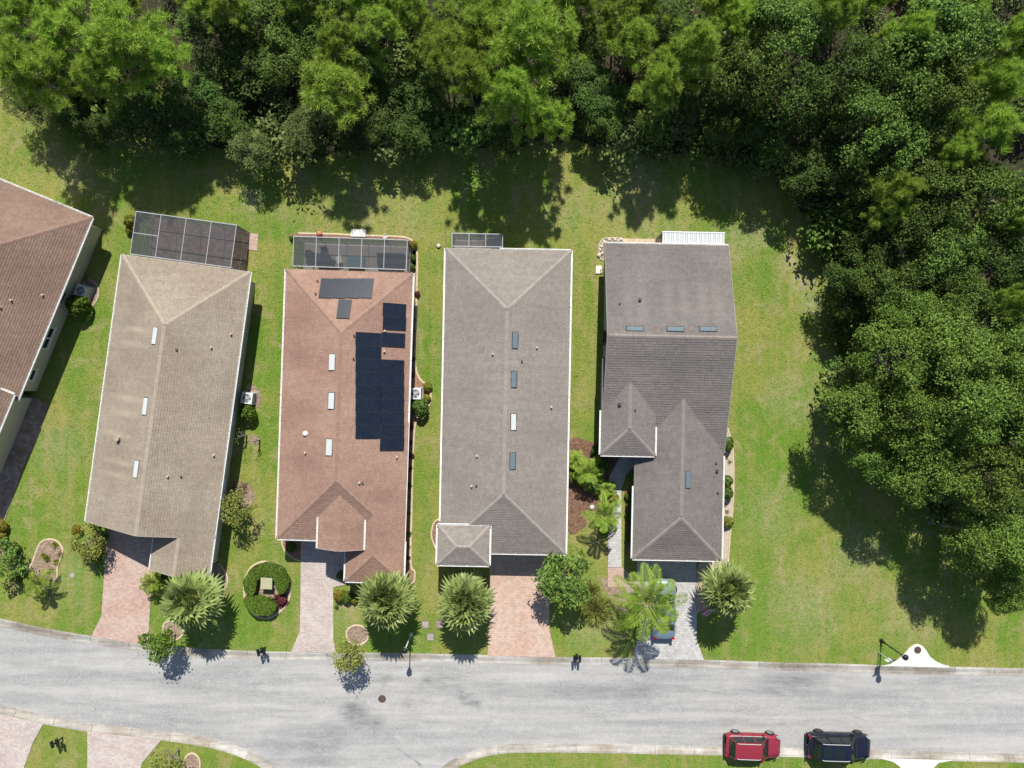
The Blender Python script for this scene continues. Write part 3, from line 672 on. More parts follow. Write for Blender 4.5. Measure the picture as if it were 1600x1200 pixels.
    def fascia(s, v, side, mat='white', drop=.0):
        """rake / eave trim board"""
        x0, x1, y0, y1 = v['x0'], v['x1'], v['y0'], v['y1']; e = .012
        line = {'L': [(x0 - e, y0), (x0 - e, y1)], 'R': [(x1 + e, y0), (x1 + e, y1)], 'F': [(x0, y0 - e), (x1, y0 - e)], 'B': [(x0, y1 + e), (x1, y1 + e)]}[side]
        p, q = line; n = 24; m = MB(); pts = [(p[0] + (q[0] - p[0]) * k / n, p[1] + (q[1] - p[1]) * k / n) for k in range(n + 1)]
        for i in range(n):
            za = s.h(v, *pts[i]) - .07; zb = s.h(v, *pts[i + 1]) - .07
            m.beam((*pts[i], za), (*pts[i + 1], zb), .022, .16)
        m.build('fascia_board', mat, s.root)
    def on_roof(s, px, py):
        """local point of the roof seen at a pixel"""
        z = s.ze + .8
        for _ in range(8):
            x, y = s.L(px, py, z); t = s.top(x, y)
            if t < -1e8: break
            z = z * .4 + t * .6
        return x, y, z
    def slope_at(s, x, y):
        best = None
        for v in s.vols:
            if v['x0'] <= x <= v['x1'] and v['y0'] <= y <= v['y1']:
                for k, (a, b, c) in v['pl'].items():
                    z = v['ze'] + a * x + b * y + c
                    if abs(z - s.top(x, y)) < 1e-4: best = (a, b)
        return best or (0, 0)
    def pipe(s, px, py, r=.045, hgt=.22, mat='pipe'):
        x, y, z = s.on_roof(px, py)
        m = MB(); m.lathe([(r * 1.9, -.03), (r * 1.7, .02), (r * 1.25, .06), (r * 1.2, hgt * .6), (r * 1.5, hgt * .62), (r * 1.5, hgt), (r * .8, hgt)], n=12)
        m.build('vent_pipe', mat, s.root, (x, y, z), smooth=False)
    def goose(s, px, py):
        x, y, z = s.on_roof(px, py)
        m = MB(); m.tube([(0, 0, -.05), (0, 0, .16)], .035, 8); m.box((0, 0, .17), (.13, .09, .05)); m.build('vent_pipe', 'lead', s.root, (x, y, z))
    def ridge_vent(s, px, py, w, l, mat, axis='v'):
        """low metal vent: flange, sloping cap, end plates"""
        x, y, z = s.on_roof(px, py); a, b = s.slope_at(x, y)
        lx, ly = (w / 2, l / 2) if axis == 'v' else (l / 2, w / 2)
        base = MB(); zz = lambda u, t: a * u + b * t
        fl = [(-lx - .06, -ly - .06), (lx + .06, -ly - .06), (lx + .06, ly + .06), (-lx - .06, ly + .06)]
        base.add([(u, t, zz(u, t) + .024) for u, t in fl], [(0, 1, 2, 3)])
        cap = MB(); lo = .07; hi = .11
        # the cap is level-ish across the slope so the downhill side stands higher
        cs = [(-lx, -ly), (lx, -ly), (lx, ly), (-lx, ly)]
        g = Vector((a, b)); k = .45
        ht = [zz(u, t) * (1 - k) + .115 + k * .0 for u, t in cs]
        cap.add([(u, t, zz(u, t) + .02) for u, t in cs] + [(u * .94, t * .97, h_) for (u, t), h_ in zip(cs, ht)], [(0, 1, 5, 4), (1, 2, 6, 5), (2, 3, 7, 6), (3, 0, 4, 7), (4, 5, 6, 7)])
        o = cap.build('roof_vent', mat, s.root, (x, y, z)); base.build('flashing', 'lead', o)
    def panel(s, cx, cy, wid, hei, shade=0):
        """solar panel centred at local cx,cy; wid along the eave, hei up the slope (plan sizes along x,y)"""
        a, b = s.slope_at(cx, cy); z0 = s.top(cx, cy) + .10; hx, hy = wid / 2 - .01, hei / 2 - .01
        f = MB(); c = [(-hx, -hy), (hx, -hy), (hx, hy), (-hx, hy)]; zz = lambda u, t: a * u + b * t
        f.add([(u, t, zz(u, t) - .03) for u, t in c] + [(u, t, zz(u, t) + .012) for u, t in c], [(3, 2, 1, 0), (4, 5, 6, 7), (0, 1, 5, 4), (1, 2, 6, 5), (2, 3, 7, 6), (3, 0, 4, 7)])
        o = f.build('solar_panel', 'solar_frame', s.root, (cx, cy, z0))
        nx, ny = (6, 10) if hy > hx else (10, 6); cl = MB(); ix, iy = (2 * hx - .05) / nx, (2 * hy - .05) / ny
        for i in range(nx):
            for j in range(ny):
                u0, t0 = -hx + .025 + i * ix + .003, -hy + .025 + j * iy + .003; u1, t1 = u0 + ix - .006, t0 + iy - .006
                cl.add([(u, t, zz(u, t) + .0165) for u, t in ((u0, t0), (u1, t0), (u1, t1), (u0, t1))], [(0, 1, 2, 3)])
        cl.build('solar_cells', 'solar', o)
        for t in (-hy * .55, hy * .55):
            rails = MB(); rails.beam((-hx, t, zz(-hx, t) - .06), (hx, t, zz(hx, t) - .06), .04, .05); rails.build('mounting_rail', 'alu', o)
    def window(s, side, along, zc, w, hgt, trim='white', v=None, ov=None):
        v = v or s.vols[0]; ov = ov if ov is not None else s.ov + .003 * s.vols.index(v)
        if side == 'R': n = (1, 0); c = (v['x1'] - ov, along)
        if side == 'L': n = (-1, 0); c = (v['x0'] + ov, along)
        if side == 'F': n = (0, -1); c = (along, v['y0'] + ov)
        if side == 'B': n = (0, 1); c = (along, v['y1'] - ov)
        t = (-n[1], n[0]); m = MB()
        P = lambda u, z, d: (c[0] + t[0] * u + n[0] * d, c[1] + t[1] * u + n[1] * d, z)
        for a, b in ((P(-w / 2, zc - hgt / 2, .03), P(w / 2, zc - hgt / 2, .03)), (P(-w / 2, zc + hgt / 2, .03), P(w / 2, zc + hgt / 2, .03)), (P(-w / 2, zc - hgt / 2, .03), P(-w / 2, zc + hgt / 2, .03)), (P(w / 2, zc - hgt / 2, .03), P(w / 2, zc + hgt / 2, .03)), (P(-w / 2, zc, .025), P(w / 2, zc, .025))):
            m.beam(a, b, .09, .09)
        if w > 1.3: m.beam(P(0, zc - hgt / 2, .028), P(0, zc + hgt / 2, .028), .1, .07)
        o = m.build('window', trim, s.root)
        g_ = MB(); g_.quad(P(-w / 2, zc - hgt / 2, .012), P(w / 2, zc - hgt / 2, .012), P(w / 2, zc + hgt / 2, .012), P(-w / 2, zc + hgt / 2, .012)); g_.build('pane', 'glass', o)
        if hgt < 1.7:
            sl_ = MB(); sl_.beam(P(-w / 2 - .12, zc - hgt / 2 - .07, .05), P(w / 2 + .12, zc - hgt / 2 - .07, .05), .12, .07); sl_.build('sill', trim, o)
    def garage(s, v, cx, w, hgt=2.1):
        m = MB(); y = v['y0'] + s.ov + .003 * s.vols.index(v) - .03
        for k in range(4): m.box((cx, y, hgt * (k + .5) / 4), (w, .05, hgt / 4 - .02))
        m.build('garage_door', 'white', s.root)

# --- tan house
hA = House('long tan shingle roofed house with three white roof vents and paver lanai', (262, 640), -.136, 'roof_tan', 'cap_tan', 'tanwall')
vA = hA.vol((191, 398), (391, 425), (334, 842), (134, 815), 'LRB')
wA = hA.vol((257, 723), (349, 735), (326, 902), (234, 890), 'LR')
hA.build(); hA.gutter(vA, 'L'); hA.gutter(vA, 'R'); hA.gutter(wA, 'R', 0, .40); hA.gutter(wA, 'L', 0, .345); hA.fascia(vA, 'B'); hA.fascia(vA, 'F', 'tanwall'); hA.fascia(wA, 'F', 'tanwall')
for p in ((242.5, 525, 'galv'), (227.5, 635, 'galv'), (213.5, 733, 'galv')): hA.ridge_vent(p[0], p[1], .34, 1.2, p[2])
hA.pipe(186, 685, .12, .35, 'cap_tan')
for p in ((362, 522), (331, 543), (335, 711), (263, 744)): hA.pipe(*p)
for p in ((277, 546), (284, 744)): hA.goose(*p)
hA.window('R', hA.L(394, 459, 1.5)[1], 1.6, .5, .6); hA.window('R', hA.L(364, 655, 1.5)[1], 1.5, .9, 1.2); hA.window('R', hA.L(349, 762, 1.5)[1], 1.5, .9, 1.2); hA.window('R', hA.L(345, 782, 1.5)[1], 1.5, .9, 1.2)
hA.garage(wA, (wA['x0'] + wA['x1']) / 2, 3.0); hA.window('F', vA['x0'] + 1.9, 1.4, 1.4, 1.6)
# --- red-brown solar house
hB = House('red brown shingle roofed house carrying black solar panels', (539, 640), -.034, 'roof_red', 'cap_red', 'tanwall')
vB = hB.vol((447, 420), (645, 427), (631, 848), (433, 841), 'LRBF')
wB = hB.vol((547.5, 657), (638.5, 660), (630, 911), (539, 907.5), 'LRF')
eB = hB.vol((500, 740), (571.5, 742), (567.5, 859), (496, 857), 'LR', ze=3.4)
hB.build(); hB.gutter(vB, 'L'); hB.gutter(vB, 'R'); hB.gutter(vB, 'F', 0, .36); hB.gutter(wB, 'R', 0, .255); hB.gutter(wB, 'F'); hB.gutter(wB, 'L', 0, .25); hB.gutter(eB, 'L', .0, .5); hB.gutter(eB, 'R', 0, .4); hB.fascia(vB, 'B', 'bronze'); hB.fascia(eB, 'F', 'tanwall')
for px, py, mm in ((519, 566, 'galv'), (518, 626.5, 'galv'), (514.5, 699, 'galv')): hB.ridge_vent(px, py, .45, 1.15, mm)
for p in ((602, 517), (601, 549), (477.5, 707), (620.5, 714), (562, 754)): hB.pipe(*p)
for p in ((554, 524), (553, 560), (567, 754), (497, 439), (494, 459)): hB.goose(*p)
x, y, z = hB.on_roof(477.5, 677.5); m = MB(); m.lathe([(.2, -.06), (.2, .1), (.15, .17), (.06, .2)], n=18); m.build('roof_vent', 'alu_white', hB.root, (x, y, z), smooth=True)
def panels_px(h, x0, y0, x1, y1, nx, ny):
    for i in range(nx):
        for j in range(ny):
            ax, ay, _ = h.on_roof(x0 + (x1 - x0) * (i + .5) / nx, y0 + (y1 - y0) * (j + .5) / ny)
            z = h.top(ax, ay); s_ = (H - z) / F
            h.panel(ax, ay, (x1 - x0) / nx * s_, (y1 - y0) / ny * s_)
panels_px(hB, 500, 434, 583, 466.5, 4, 1); panels_px(hB, 527.5, 467, 548.5, 498, 1, 1)
panels_px(hB, 599.5, 474, 634, 515.5, 1, 2); panels_px(hB, 597.5, 520, 632.5, 542, 1, 1)
panels_px(hB, 557.5, 519.5, 595, 685, 1, 8); panels_px(hB, 593.8 + 1.5, 562, 631, 704, 1, 7)
hB.window('R', hB.L(640, 500, 1.5)[1], 1.5, .9, 1.2); hB.window('L', hB.L(440, 600, 1.5)[1], 1.5, .9, 1.2); hB.garage(wB, (wB['x0'] + wB['x1']) / 2, 2.8); hB.window('F', vB['x0'] + 1.8, 1.4, 1.5, 1.5)
# --- long grey house
hC = House('long grey hip roofed house with small raised porch roof in front', (789.5, 626.5), -.019, 'roof_grey', 'cap_grey', 'tanwall')
vC = hC.vol((696, 389), (893, 390.5), (883, 866), (688, 862), 'LRBF')
pC = hC.vol((684.5, 820.5), (765.5, 822), (764, 884), (682.5, 881.5), 'LRBF', ze=3.55)
hC.build(); hC.gutter(vC, 'L', .1, 1); hC.gutter(vC, 'R'); hC.gutter(vC, 'F', .37, 1); hC.fascia(vC, 'B')
for sd in 'LRFB': hC.gutter(pC, sd)
hC.gutter(vC, 'B', .43, 1, 'white', .09)
for px, py, mm in ((805, 532, 'galv_blue'), (803, 593, 'galv_blue'), (802.5, 659.5, 'galv'), (801, 720.5, 'galv_blue')): hC.ridge_vent(px, py, .37, 1.15, mm)
for p in ((770, 553), (839, 543), (861.5, 636), (745, 712), (737, 759)): hC.pipe(*p)
for p in ((815.5, 564), (744.5, 758)): hC.goose(*p)
hC.garage(vC, 1.0, 4.2); hC.window('R', 2.0, 1.5, .9, 1.2); hC.window('L', 3.0, 1.5, .9, 1.2)
# --- slate house
hD = House('dark slate grey roofed house with two front wings beside the open lawn', (1040, 600), -.02, 'roof_slate', 'cap_slate', 'greywall', ov=.32)
vD = hD.vol((946.5, 381), (1139.5, 383), (1131, 708), (937.5, 704), {'B': .345, 'F': .288})
wD = hD.vol((993.5, 610), (1132.5, 612), (1127, 875.5), (988, 873), {'L': .345, 'R': .345, 'F': .345})
uD = hD.vol((941, 560), (1026, 562), (1023.5, 712), (938.5, 710.5), {'L': .345, 'R': .345, 'F': .345}, ze=3.4)
hD.build(); hD.gutter(wD, 'L', 0, .43); hD.gutter(wD, 'F'); hD.gutter(wD, 'R', 0, .62); hD.gutter(uD, 'L', 0, .46); hD.gutter(uD, 'F'); hD.gutter(uD, 'R', 0, .3)
hD.gutter(vD, 'B', 0, 1, 'white', .1); hD.fascia(vD, 'L', 'greywall'); hD.fascia(vD, 'R', 'greywall')
for px, py in ((992, 513.5), (1055, 514), (1106, 514)): hD.ridge_vent(px, py, .30, 1.2, 'galv_blue', 'h')
hD.ridge_vent(1075, 749.5, .34, 1.2, 'galv_blue')
for p in ((999.5, 468.5), (968, 631.5), (1120, 735)): hD.pipe(*p, mat='lead', r=.075)
for p in ((968, 474), (992.5, 640), (1118.5, 722.5), (1121.5, 769)): hD.goose(*p)
hD.window('L', hD.L(943, 527, 1.5)[1], 1.5, .9, 1.1, 'bronze'); hD.window('L', hD.L(942, 572, 1.5)[1], 1.5, 1.1, 1.1, 'bronze')
hD.garage(wD, -.1 + (wD['x0'] + wD['x1']) / 2, 4.6); hD.window('R', hD.L(1140, 480, 1.5)[1], 1.5, .9, 1.2)
# --- brown house at the left edge
hZ = House('brown roofed cream house turned askew at the left edge', (-10, 460), -.39, 'roof_brown', 'cap_brown', 'cream', ov=.55)
vZ = hZ.vol((-53, 259), (143, 340), (27, 627), (-169, 546), 'LRB')
wZ = hZ.vol((-80, 575), (20.5, 617), (-40, 767), (-141, 725), 'LRF', ze=3.1)
hZ.build(); hZ.gutter(vZ, 'R'); hZ.gutter(vZ, 'B'); hZ.gutter(wZ, 'R', 0, 1); hZ.gutter(wZ, 'B', .4, 1)
for p in ((68, 461), (19, 469), (2, 480)): hZ.pipe(*p)
hZ.window('R', hZ.L(76, 530, 1.5)[1], 1.5, 1.7, 1.25); hZ.window('R', hZ.L(53, 588, 1.5)[1], 1.5, .9, 1.0); hZ.window('R', hZ.L(97, 465, 1.5)[1], 1.8, .6, .6, 'bronze')
hZ.window('F', vZ['x1'] - 1.7, 1.15, 1.6, 2.1, 'bronze')

# ------------------------------------------------------------------ pool cages
def cage(label, hs, TL, TR, BR, BL, bays, z, floor, patio_px=None, cross=(), sides='LRB'):
    p = [hs.L(*q, z) for q in (TL, TR, BR, BL)]; x0 = (p[0][0] + p[3][0]) / 2; x1 = (p[1][0] + p[2][0]) / 2; y1 = (p[0][1] + p[1][1]) / 2; y0 = (p[2][1] + p[3][1]) / 2
    c, s = math.cos(hs.th), math.sin(hs.th); ox, oy = hs.o.x, hs.o.y
    W = lambda x, y: (ox + x * c - y * s, oy + x * s + y * c)
    cx, cy = (x0 + x1) / 2, (y0 + y1) / 2; t = thing('screen_enclosure', label, 'screen enclosure', (*W(cx, cy), 0), hs.th)
    hx, hy = (x1 - x0) / 2, (y1 - y0) / 2
    def beam(a, b, w=.045, h=.075, name='frame_beam'):
        m = MB(); a = Vector(a); b = Vector(b); mid = (a + b) / 2; m.beam(a - mid, b - mid, w, h); m.build(name, 'alu', t, mid)
    xs = [-hx + 2 * hx * k / bays for k in range(bays + 1)]
    for x in xs: beam((x, -hy, z), (x, hy, z)); beam((x, hy - .02, .06), (x, hy - .02, z - .045), .05, .05, 'post')
    beam((-hx - .03, hy, z), (hx + .03, hy, z), .06, .07); beam((-hx - .03, -hy, z), (hx + .03, -hy, z), .06, .07)
    for x in (-hx, hx): beam((x, -hy + .06, .06), (x, -hy + .06, z - .045), .05, .05, 'post'); beam((x, -hy, 1.0), (x, hy - .05, 1.0), .04, .05)
    beam((-hx, hy - .02, 1.0), (hx, hy - .02, 1.0), .04, .05)
    for k in cross: beam((xs[k], 0, z), (xs[k + 1], 0, z), .05, .05)
    # eave braces
    for k in range(bays):
        if k in (0, bays - 1): beam((xs[k] + (.05 if k == 0 else (xs[k + 1] - xs[k])) * 1, hy * .98, z - .03), ((xs[k + 1] if k == 0 else xs[k]), hy * .1, z - .03), .03, .03, 'brace')
    for k in range(bays):
        m = MB(); a, b = xs[k] + .03, xs[k + 1] - .03; m.quad((a, -hy + .03, z + .02), (b, -hy + .03, z + .02), (b, hy - .03, z + .02), (a, hy - .03, z + .02)); m.build('screen_panel', 'screen', t)
        m = MB(); m.quad((a, hy - .02, .08), (a, hy - .02, z - .05), (b, hy - .02, z - .05), (b, hy - .02, .08)); m.build('screen_panel', 'screen', t)
    for x in (-hx, hx):
        m = MB(); m.quad((x, -hy + .09, .08), (x, hy - .05, .08), (x, hy - .05, z - .05), (x, -hy + .09, z - .05)); m.build('screen_panel', 'screen', t)
    # floor
    poly = [W(cx - hx - .02, cy - hy - .8), W(cx + hx + .05, cy - hy - .8), W(cx + hx + .05, cy + hy + .05), W(cx - hx - .02, cy + hy + .05)]
    NOGRASS.append(poly); m = MB(); m.prism(poly, -.1, .04); o = structure(m.build('patio_floor', 'joint' if floor.startswith('pav') else floor))
    if floor.startswith('pav'): pavers('pavers', poly, hs.th, .36, .24, floor, o, .07)
    return W, (x0, x1, y0, y1)
Wa, ra = cage('wide screen enclosure over brown pavers behind the tan house', hA, (213, 330), (369.5, 352), (361, 418), (204, 397), 4, 2.6, 'pav_brown', cross=(0,))
Wb, rb = cage('long screen enclosure with patio furniture behind the solar house', hB, (459, 368.5), (636.5, 376), (635, 422), (458, 415), 5, 2.6, 'rug')
Wc, rc = cage('small screen enclosure at the back of the long grey house', hC, (706.5, 364.5), (785.5, 366), (785, 386), (706.5, 384.5), 3, 2.5, 'rug')
paved('side_pad', [(389, 364), (404, 366), (402, 392), (388, 390)], -.136, .24, .16, 'pav_pink')

# patio furniture seen through the screens
def px_loc(px, py, z=.05): return G(px, py, z)
t = thing('patio_table', 'round dark patio table inside the long screen enclosure', 'table', px_loc(510, 407)); m = MB(); m.lathe([(.55, .70), (.55, .74), (.5, .75)], n=24); m.build('table_top', 'fabric_dark', t); m = MB(); m.lathe([(.3, 0), (.28, .03), (.05, .06), (.05, .7)], n=12); m.build('pedestal', 'black', t)
def chair(px, py, rz, lb):
    t = thing('patio_chair', lb, 'chair', px_loc(px, py), rz, 'patio chairs in the long screen enclosure'); m = MB(); m.box((0, 0, .42), (.5, .5, .08)); m.build('seat', 'fabric_dark', t)
    m = MB(); m.box((0, .24, .68), (.5, .07, .5)); m.build('backrest', 'fabric_dark', t)
    for sx in (-1, 1):
        for sy in (-1, 1): m = MB(); m.beam((sx * .22, sy * .22, 0), (sx * .22, sy * .22, .38), .035, .035); m.build('leg', 'black', t)
chair(496, 402, 1.4, 'dark patio chair left of the round table'); chair(521, 412, -2.2, 'dark patio chair right of the round table'); chair(509, 394, 0.1, 'dark patio chair behind the round table')
t = thing('outdoor_sofa', 'long dark sofa at the right end of the long screen enclosure', 'sofa', px_loc(612, 407), -.03)
m = MB(); m.box((0, 0, .2), (2.1, .85, .4)); m.build('base', 'fabric_dark', t); m = MB(); m.box((0, .36, .55), (2.1, .16, .42)); m.build('backrest', 'fabric_dark', t)
for k in (-1, 0, 1): m = MB(); m.box((k * .67, -.05, .46), (.64, .68, .14)); m.build('cushion', 'fabric_dark', t)
t = thing('daybed', 'pale teal covered daybed in the middle of the long screen enclosure', 'daybed', px_loc(558, 411), -.03); m = MB(); m.box((0, 0, .28), (1.3, .9, .22)); m.build('mattress', 'fabric_teal', t)
for sx in (-1, 1):
    for sy in (-1, 1): m = MB(); m.beam((sx * .6, sy * .4, 0), (sx * .6, sy * .4, .17), .05, .05); m.build('leg', 'black', t)
t = thing('side_table', 'small white side table between dark table and teal daybed', 'table', px_loc(532, 407), .2); m = MB(); m.box((0, 0, .45), (.42, .55, .05)); m.build('table_top', 'white', t); m = MB()
for sx in (-1, 1):
    for sy in (-1, 1): m = MB(); m.beam((sx * .17, sy * .23, 0), (sx * .17, sy * .23, .42), .03, .03); m.build('leg', 'alu', t)

# ribbed aluminium awning behind the slate house
c0 = hD.L(1035, 362, 2.45); c1 = hD.L(1132, 383, 2.45); t = thing('patio_awning', 'white ribbed aluminium patio awning behind the slate house', 'awning', (hD.o.x, hD.o.y, 0), hD.th)
n = 27; wx = (c1[0] - c0[0]) / n
for k in range(n):
    m = MB(); xa = c0[0] + k * wx; d = 1.25
    m.box((0, 0, -.02), (wx - .02, d, .03)); m.box((-wx / 2 + .018, 0, .025), (.03, d, .07))
    m.build('roof_pan', 'alu_white' if k % 2 else 'galv', t, (xa + wx / 2, c0[1] - d / 2, 2.45))
m = MB(); m.beam((c0[0] - .03, c0[1], 2.42), (c1[0] + .03, c0[1], 2.42), .09, .12); m.build('fascia_rail', 'alu_white', t)
m = MB(); m.quad((c0[0], c0[1], .05), (c0[0], c0[1], 2.38), (c0[0], c0[1] - 1.3, 2.38), (c0[0], c0[1] - 1.3, .05)); m.build('screen_panel', 'screen', t)
for xx in (c0[0], (c0[0] + c1[0]) / 2, c1[0]): m = MB(); m.beam((xx, c0[1] - .05, 0), (xx, c0[1] - .05, 2.36), .07, .07); m.build('post', 'alu_white', t)
m = MB(); m.quad((c0[0], c0[1] - .05, .05), (c1[0], c0[1] - .05, .05), (c1[0], c0[1] - .05, 2.36), (c0[0], c0[1] - .05, 2.36)); m.build('screen_panel', 'screen', t)

# ------------------------------------------------------------------ planting beds
def bed(name, px, mat, edge=None, w=.14, h=.09, loop=True, smooth=True, edge_px=None):
    pts = gp(px); pts = smooth_loop(pts) if smooth else pts
    NOGRASS.append(pts); m = MB(); m.prism(pts, -.15, .028); o = structure(m.build(name, mat))
    if edge:
        ln = smooth_line(gp(edge_px), 6) if edge_px else pts + [pts[0]]
        e = strip('bed_edging', ln, w, h, edge, None, -.02); e.parent = o
    return o
bed('kidney_bed', [(62, 850), (74, 843), (88, 845), (98, 858), (95, 872), (90, 886), (89, 902), (79, 917), (62, 918), (46, 896), (52, 876)], 'mulch_pale', 'edging')
bed('utility_bed', [(418, 878), (436, 885), (449, 900), (453, 920), (450, 940), (437, 956), (415, 966), (395, 958), (384, 940), (382, 912), (390, 890), (403, 880)], 'mulch_pale', 'edging', .17)
bed('tree_ring_west', [(256, 976), (264, 971), (276, 972), (285, 980), (286, 990), (277, 999), (265, 999), (256, 990)], 'mulch_pale', 'edging')
bed('tree_ring_east', [(541, 990), (546, 981), (557, 977), (570, 981), (575, 993), (571, 1003), (558, 1008), (546, 1003)], 'mulch_pale', 'edging')
bed('side_bed_solar_house', [(632, 440), (652, 392), (651, 460), (650, 520), (649, 570), (656, 592), (670, 605), (673, 625), (667, 640), (652, 655), (646, 690), (643, 800), (642, 880), (648, 900), (642, 912), (630, 905), (634, 700)], 'mulch', 'edging', .16, edge_px=[(466, 365), (520, 366), (560, 368), (620, 370), (640, 374), (650, 386), (652, 410), (651, 460), (650, 520), (649, 570), (656, 592), (670, 605), (673, 625), (666, 640), (652, 655), (646, 690), (643, 800), (642, 880), (648, 893), (646, 910), (636, 918)])
bed('back_bed_solar_house', [(462, 366), (560, 369), (640, 374), (650, 386), (652, 410), (640, 420), (638, 380), (560, 374), (462, 371)], 'mulch', None)
bed('front_bed_solar_house', [(441, 838), (441, 850), (446, 862), (456, 870), (472, 874), (472, 840)], 'mulch', 'edging', .13, edge_px=[(441, 840), (441, 850), (446, 862), (456, 870), (471, 875), (472, 842)])
bed('front_bed_grey_house', [(686, 812), (676, 820), (674, 840), (680, 856), (690, 860), (700, 830)], 'mulch', 'edging', .13, edge_px=[(690, 810), (679, 816), (674, 835), (679, 853), (684, 862)])
bed('mulch_bed_between_houses', [(885, 694), (930, 692), (955, 700), (975, 712), (955, 740), (950, 770), (948, 800), (918, 806), (915, 822), (886, 826)], 'mulch', None)
bed('gravel_bed_slate_house', [(1126, 660), (1135, 668), (1143, 690), (1145, 740), (1145, 790), (1140, 840), (1136, 880), (1124, 882), (1124, 760)], 'gravel', 'edging', .14, edge_px=[(1133, 660), (1140, 680), (1145, 705), (1146, 760), (1144, 800), (1140, 845), (1137, 885)])
bed('walk_side_bed', [(976, 766), (992, 760), (992, 868), (976, 866)], 'mulch', None, smooth=False)
bed('mulch_patch_heat_pump', [(385, 604), (397, 602), (407, 615), (406, 632), (396, 638), (385, 630)], 'mulch_pale')
bed('mulch_patch_sapling', [(391, 683), (399, 680), (406, 686), (403, 694), (394, 694)], 'mulch_pale')
bed('mulch_patch_bush', [(366, 760), (380, 752), (394, 763), (398, 780), (388, 792), (372, 790)], 'mulch_pale')
bed('front_bed_tan_house', [(325, 895), (340, 880), (352, 895), (355, 910), (346, 928), (330, 930)], 'mulch_pale', 'edging', .12, edge_px=[(342, 880), (352, 893), (356, 908), (350, 922), (340, 932)])
bed('heat_pump_bed', [(131, 440), (143, 435), (152, 445), (154, 462), (146, 478), (125, 490), (112, 488), (118, 465)], 'mulch_pale', 'edging', .1, edge_px=[(143, 437), (152, 446), (154, 462), (146, 477), (128, 491), (108, 490)])
bed('foxtail_bed', [(938, 902), (960, 910), (985, 915), (990, 940), (992, 960), (975, 960), (960, 945), (948, 925)], 'mulch_pale')
bed('front_palm_bed', [(1092, 880), (1130, 884), (1136, 900), (1130, 935), (1108, 948), (1092, 940)], 'gravel')
bed('stone_corner_bed', [(936, 385), (942, 374), (955, 372), (975, 374), (975, 384), (950, 390), (945, 405), (938, 404)], 'mulch_pale', 'stone', .09)
bed('south_tree_ring', [(287, 1192), (294, 1179), (304, 1178), (312, 1188), (310, 1205), (292, 1208)], 'mulch_pale', 'edging')
bed('far_left_bed', [(-20, 812), (4, 810), (8, 830), (6, 862), (-4, 880), (-20, 880)], 'mulch_pale', 'edging', .12)
# stepping slab, ball, ornament, stones
t = tag(MB().box((0, 0, .05), (1.18, .56, .12)).build('step_slab', 'white_concrete', None, G(560.5, 364.5)), 'white concrete step slab behind the long screen enclosure', 'slab'); t.rotation_euler.z = -.03
m = MB(); m.lathe([(.001, 0), (.13, .03), (.2, .12), (.22, .2), (.2, .29), (.12, .37), (.001, .4)], n=18); tag(m.build('garden_ball', 'terra', None, G(500, 366), True), 'pinkish red garden ball on the edging behind the solar house', 'ball')
t = thing('garden_urn', 'small grey urn ornament near the right end of the long screen enclosure', 'ornament', G(603, 370.5)); m = MB(); m.lathe([(.12, 0), (.08, .06), (.06, .16), (.18, .3), (.2, .36), (.15, .36), (.13, .3)], n=16); m.build('bowl', 'stone', t)
t = thing('equipment_pad', 'white square equipment pad beside the left wall of the slate house', 'utility pad', G(935.5, 421.5)); m = MB(); m.box((0, 0, .05), (.46, .6, .1)); m.build('pad', 'white_concrete', t); m = MB(); m.tube([(.12, -.05, .1), (.12, -.05, .3), (.2, -.05, .36), (.3, -.05, .3)], .03, 8); m.build('pipe', 'lead', t)
def stone(px, py, r, lb, mat='stone', grp='loose stones at the corner of the slate house'):
    m = MB(); m.lathe([(r * .8, 0), (r, r * .3), (r * .85, r * .6), (r * .4, r * .75)], n=9)
    m.v = [(x * random.uniform(.8, 1.15), y * random.uniform(.75, 1.15), z) for x, y, z in m.v]
    o = tag(m.build('garden_stone', mat, None, G(px, py) + Vector((0, 0, .02)), True), lb, 'stone', grp)
for i, (px, py, r) in enumerate(((939.5, 385, .15), (937.5, 390, .13), (940, 396, .14), (936, 399, .17), (944, 378, .14), (952, 374.5, .15), (961, 374.5, .14), (966, 376, .12), (970, 374, .13), (941.5, 381, .11))):
    stone(px, py, r, 'pale round garden stone in the little corner bed of the slate house')
for i in range(10):
    o = MB().box((0, 0, .04), (.42, .34, .1)).build('edging_block', 'edging' if i < 8 else 'pav_grey', None, G(977 + i * 5.6 * 1.55, 376.5 + i * .1))
    tag(o, 'tan concrete block in the straight row behind the slate house', 'block', 'edging blocks behind the slate house')
stone(685.3, 384.5, .18, 'single pale stone in the lawn left of the small screen enclosure', 'stone', None)
stone(925, 792, .2, 'white rock on the mulch left of the slate house walkway', 'white_concrete', None)
stone(430, 944, .22, 'white rock at the mouth of the ring shaped hedge', 'white_concrete', None)

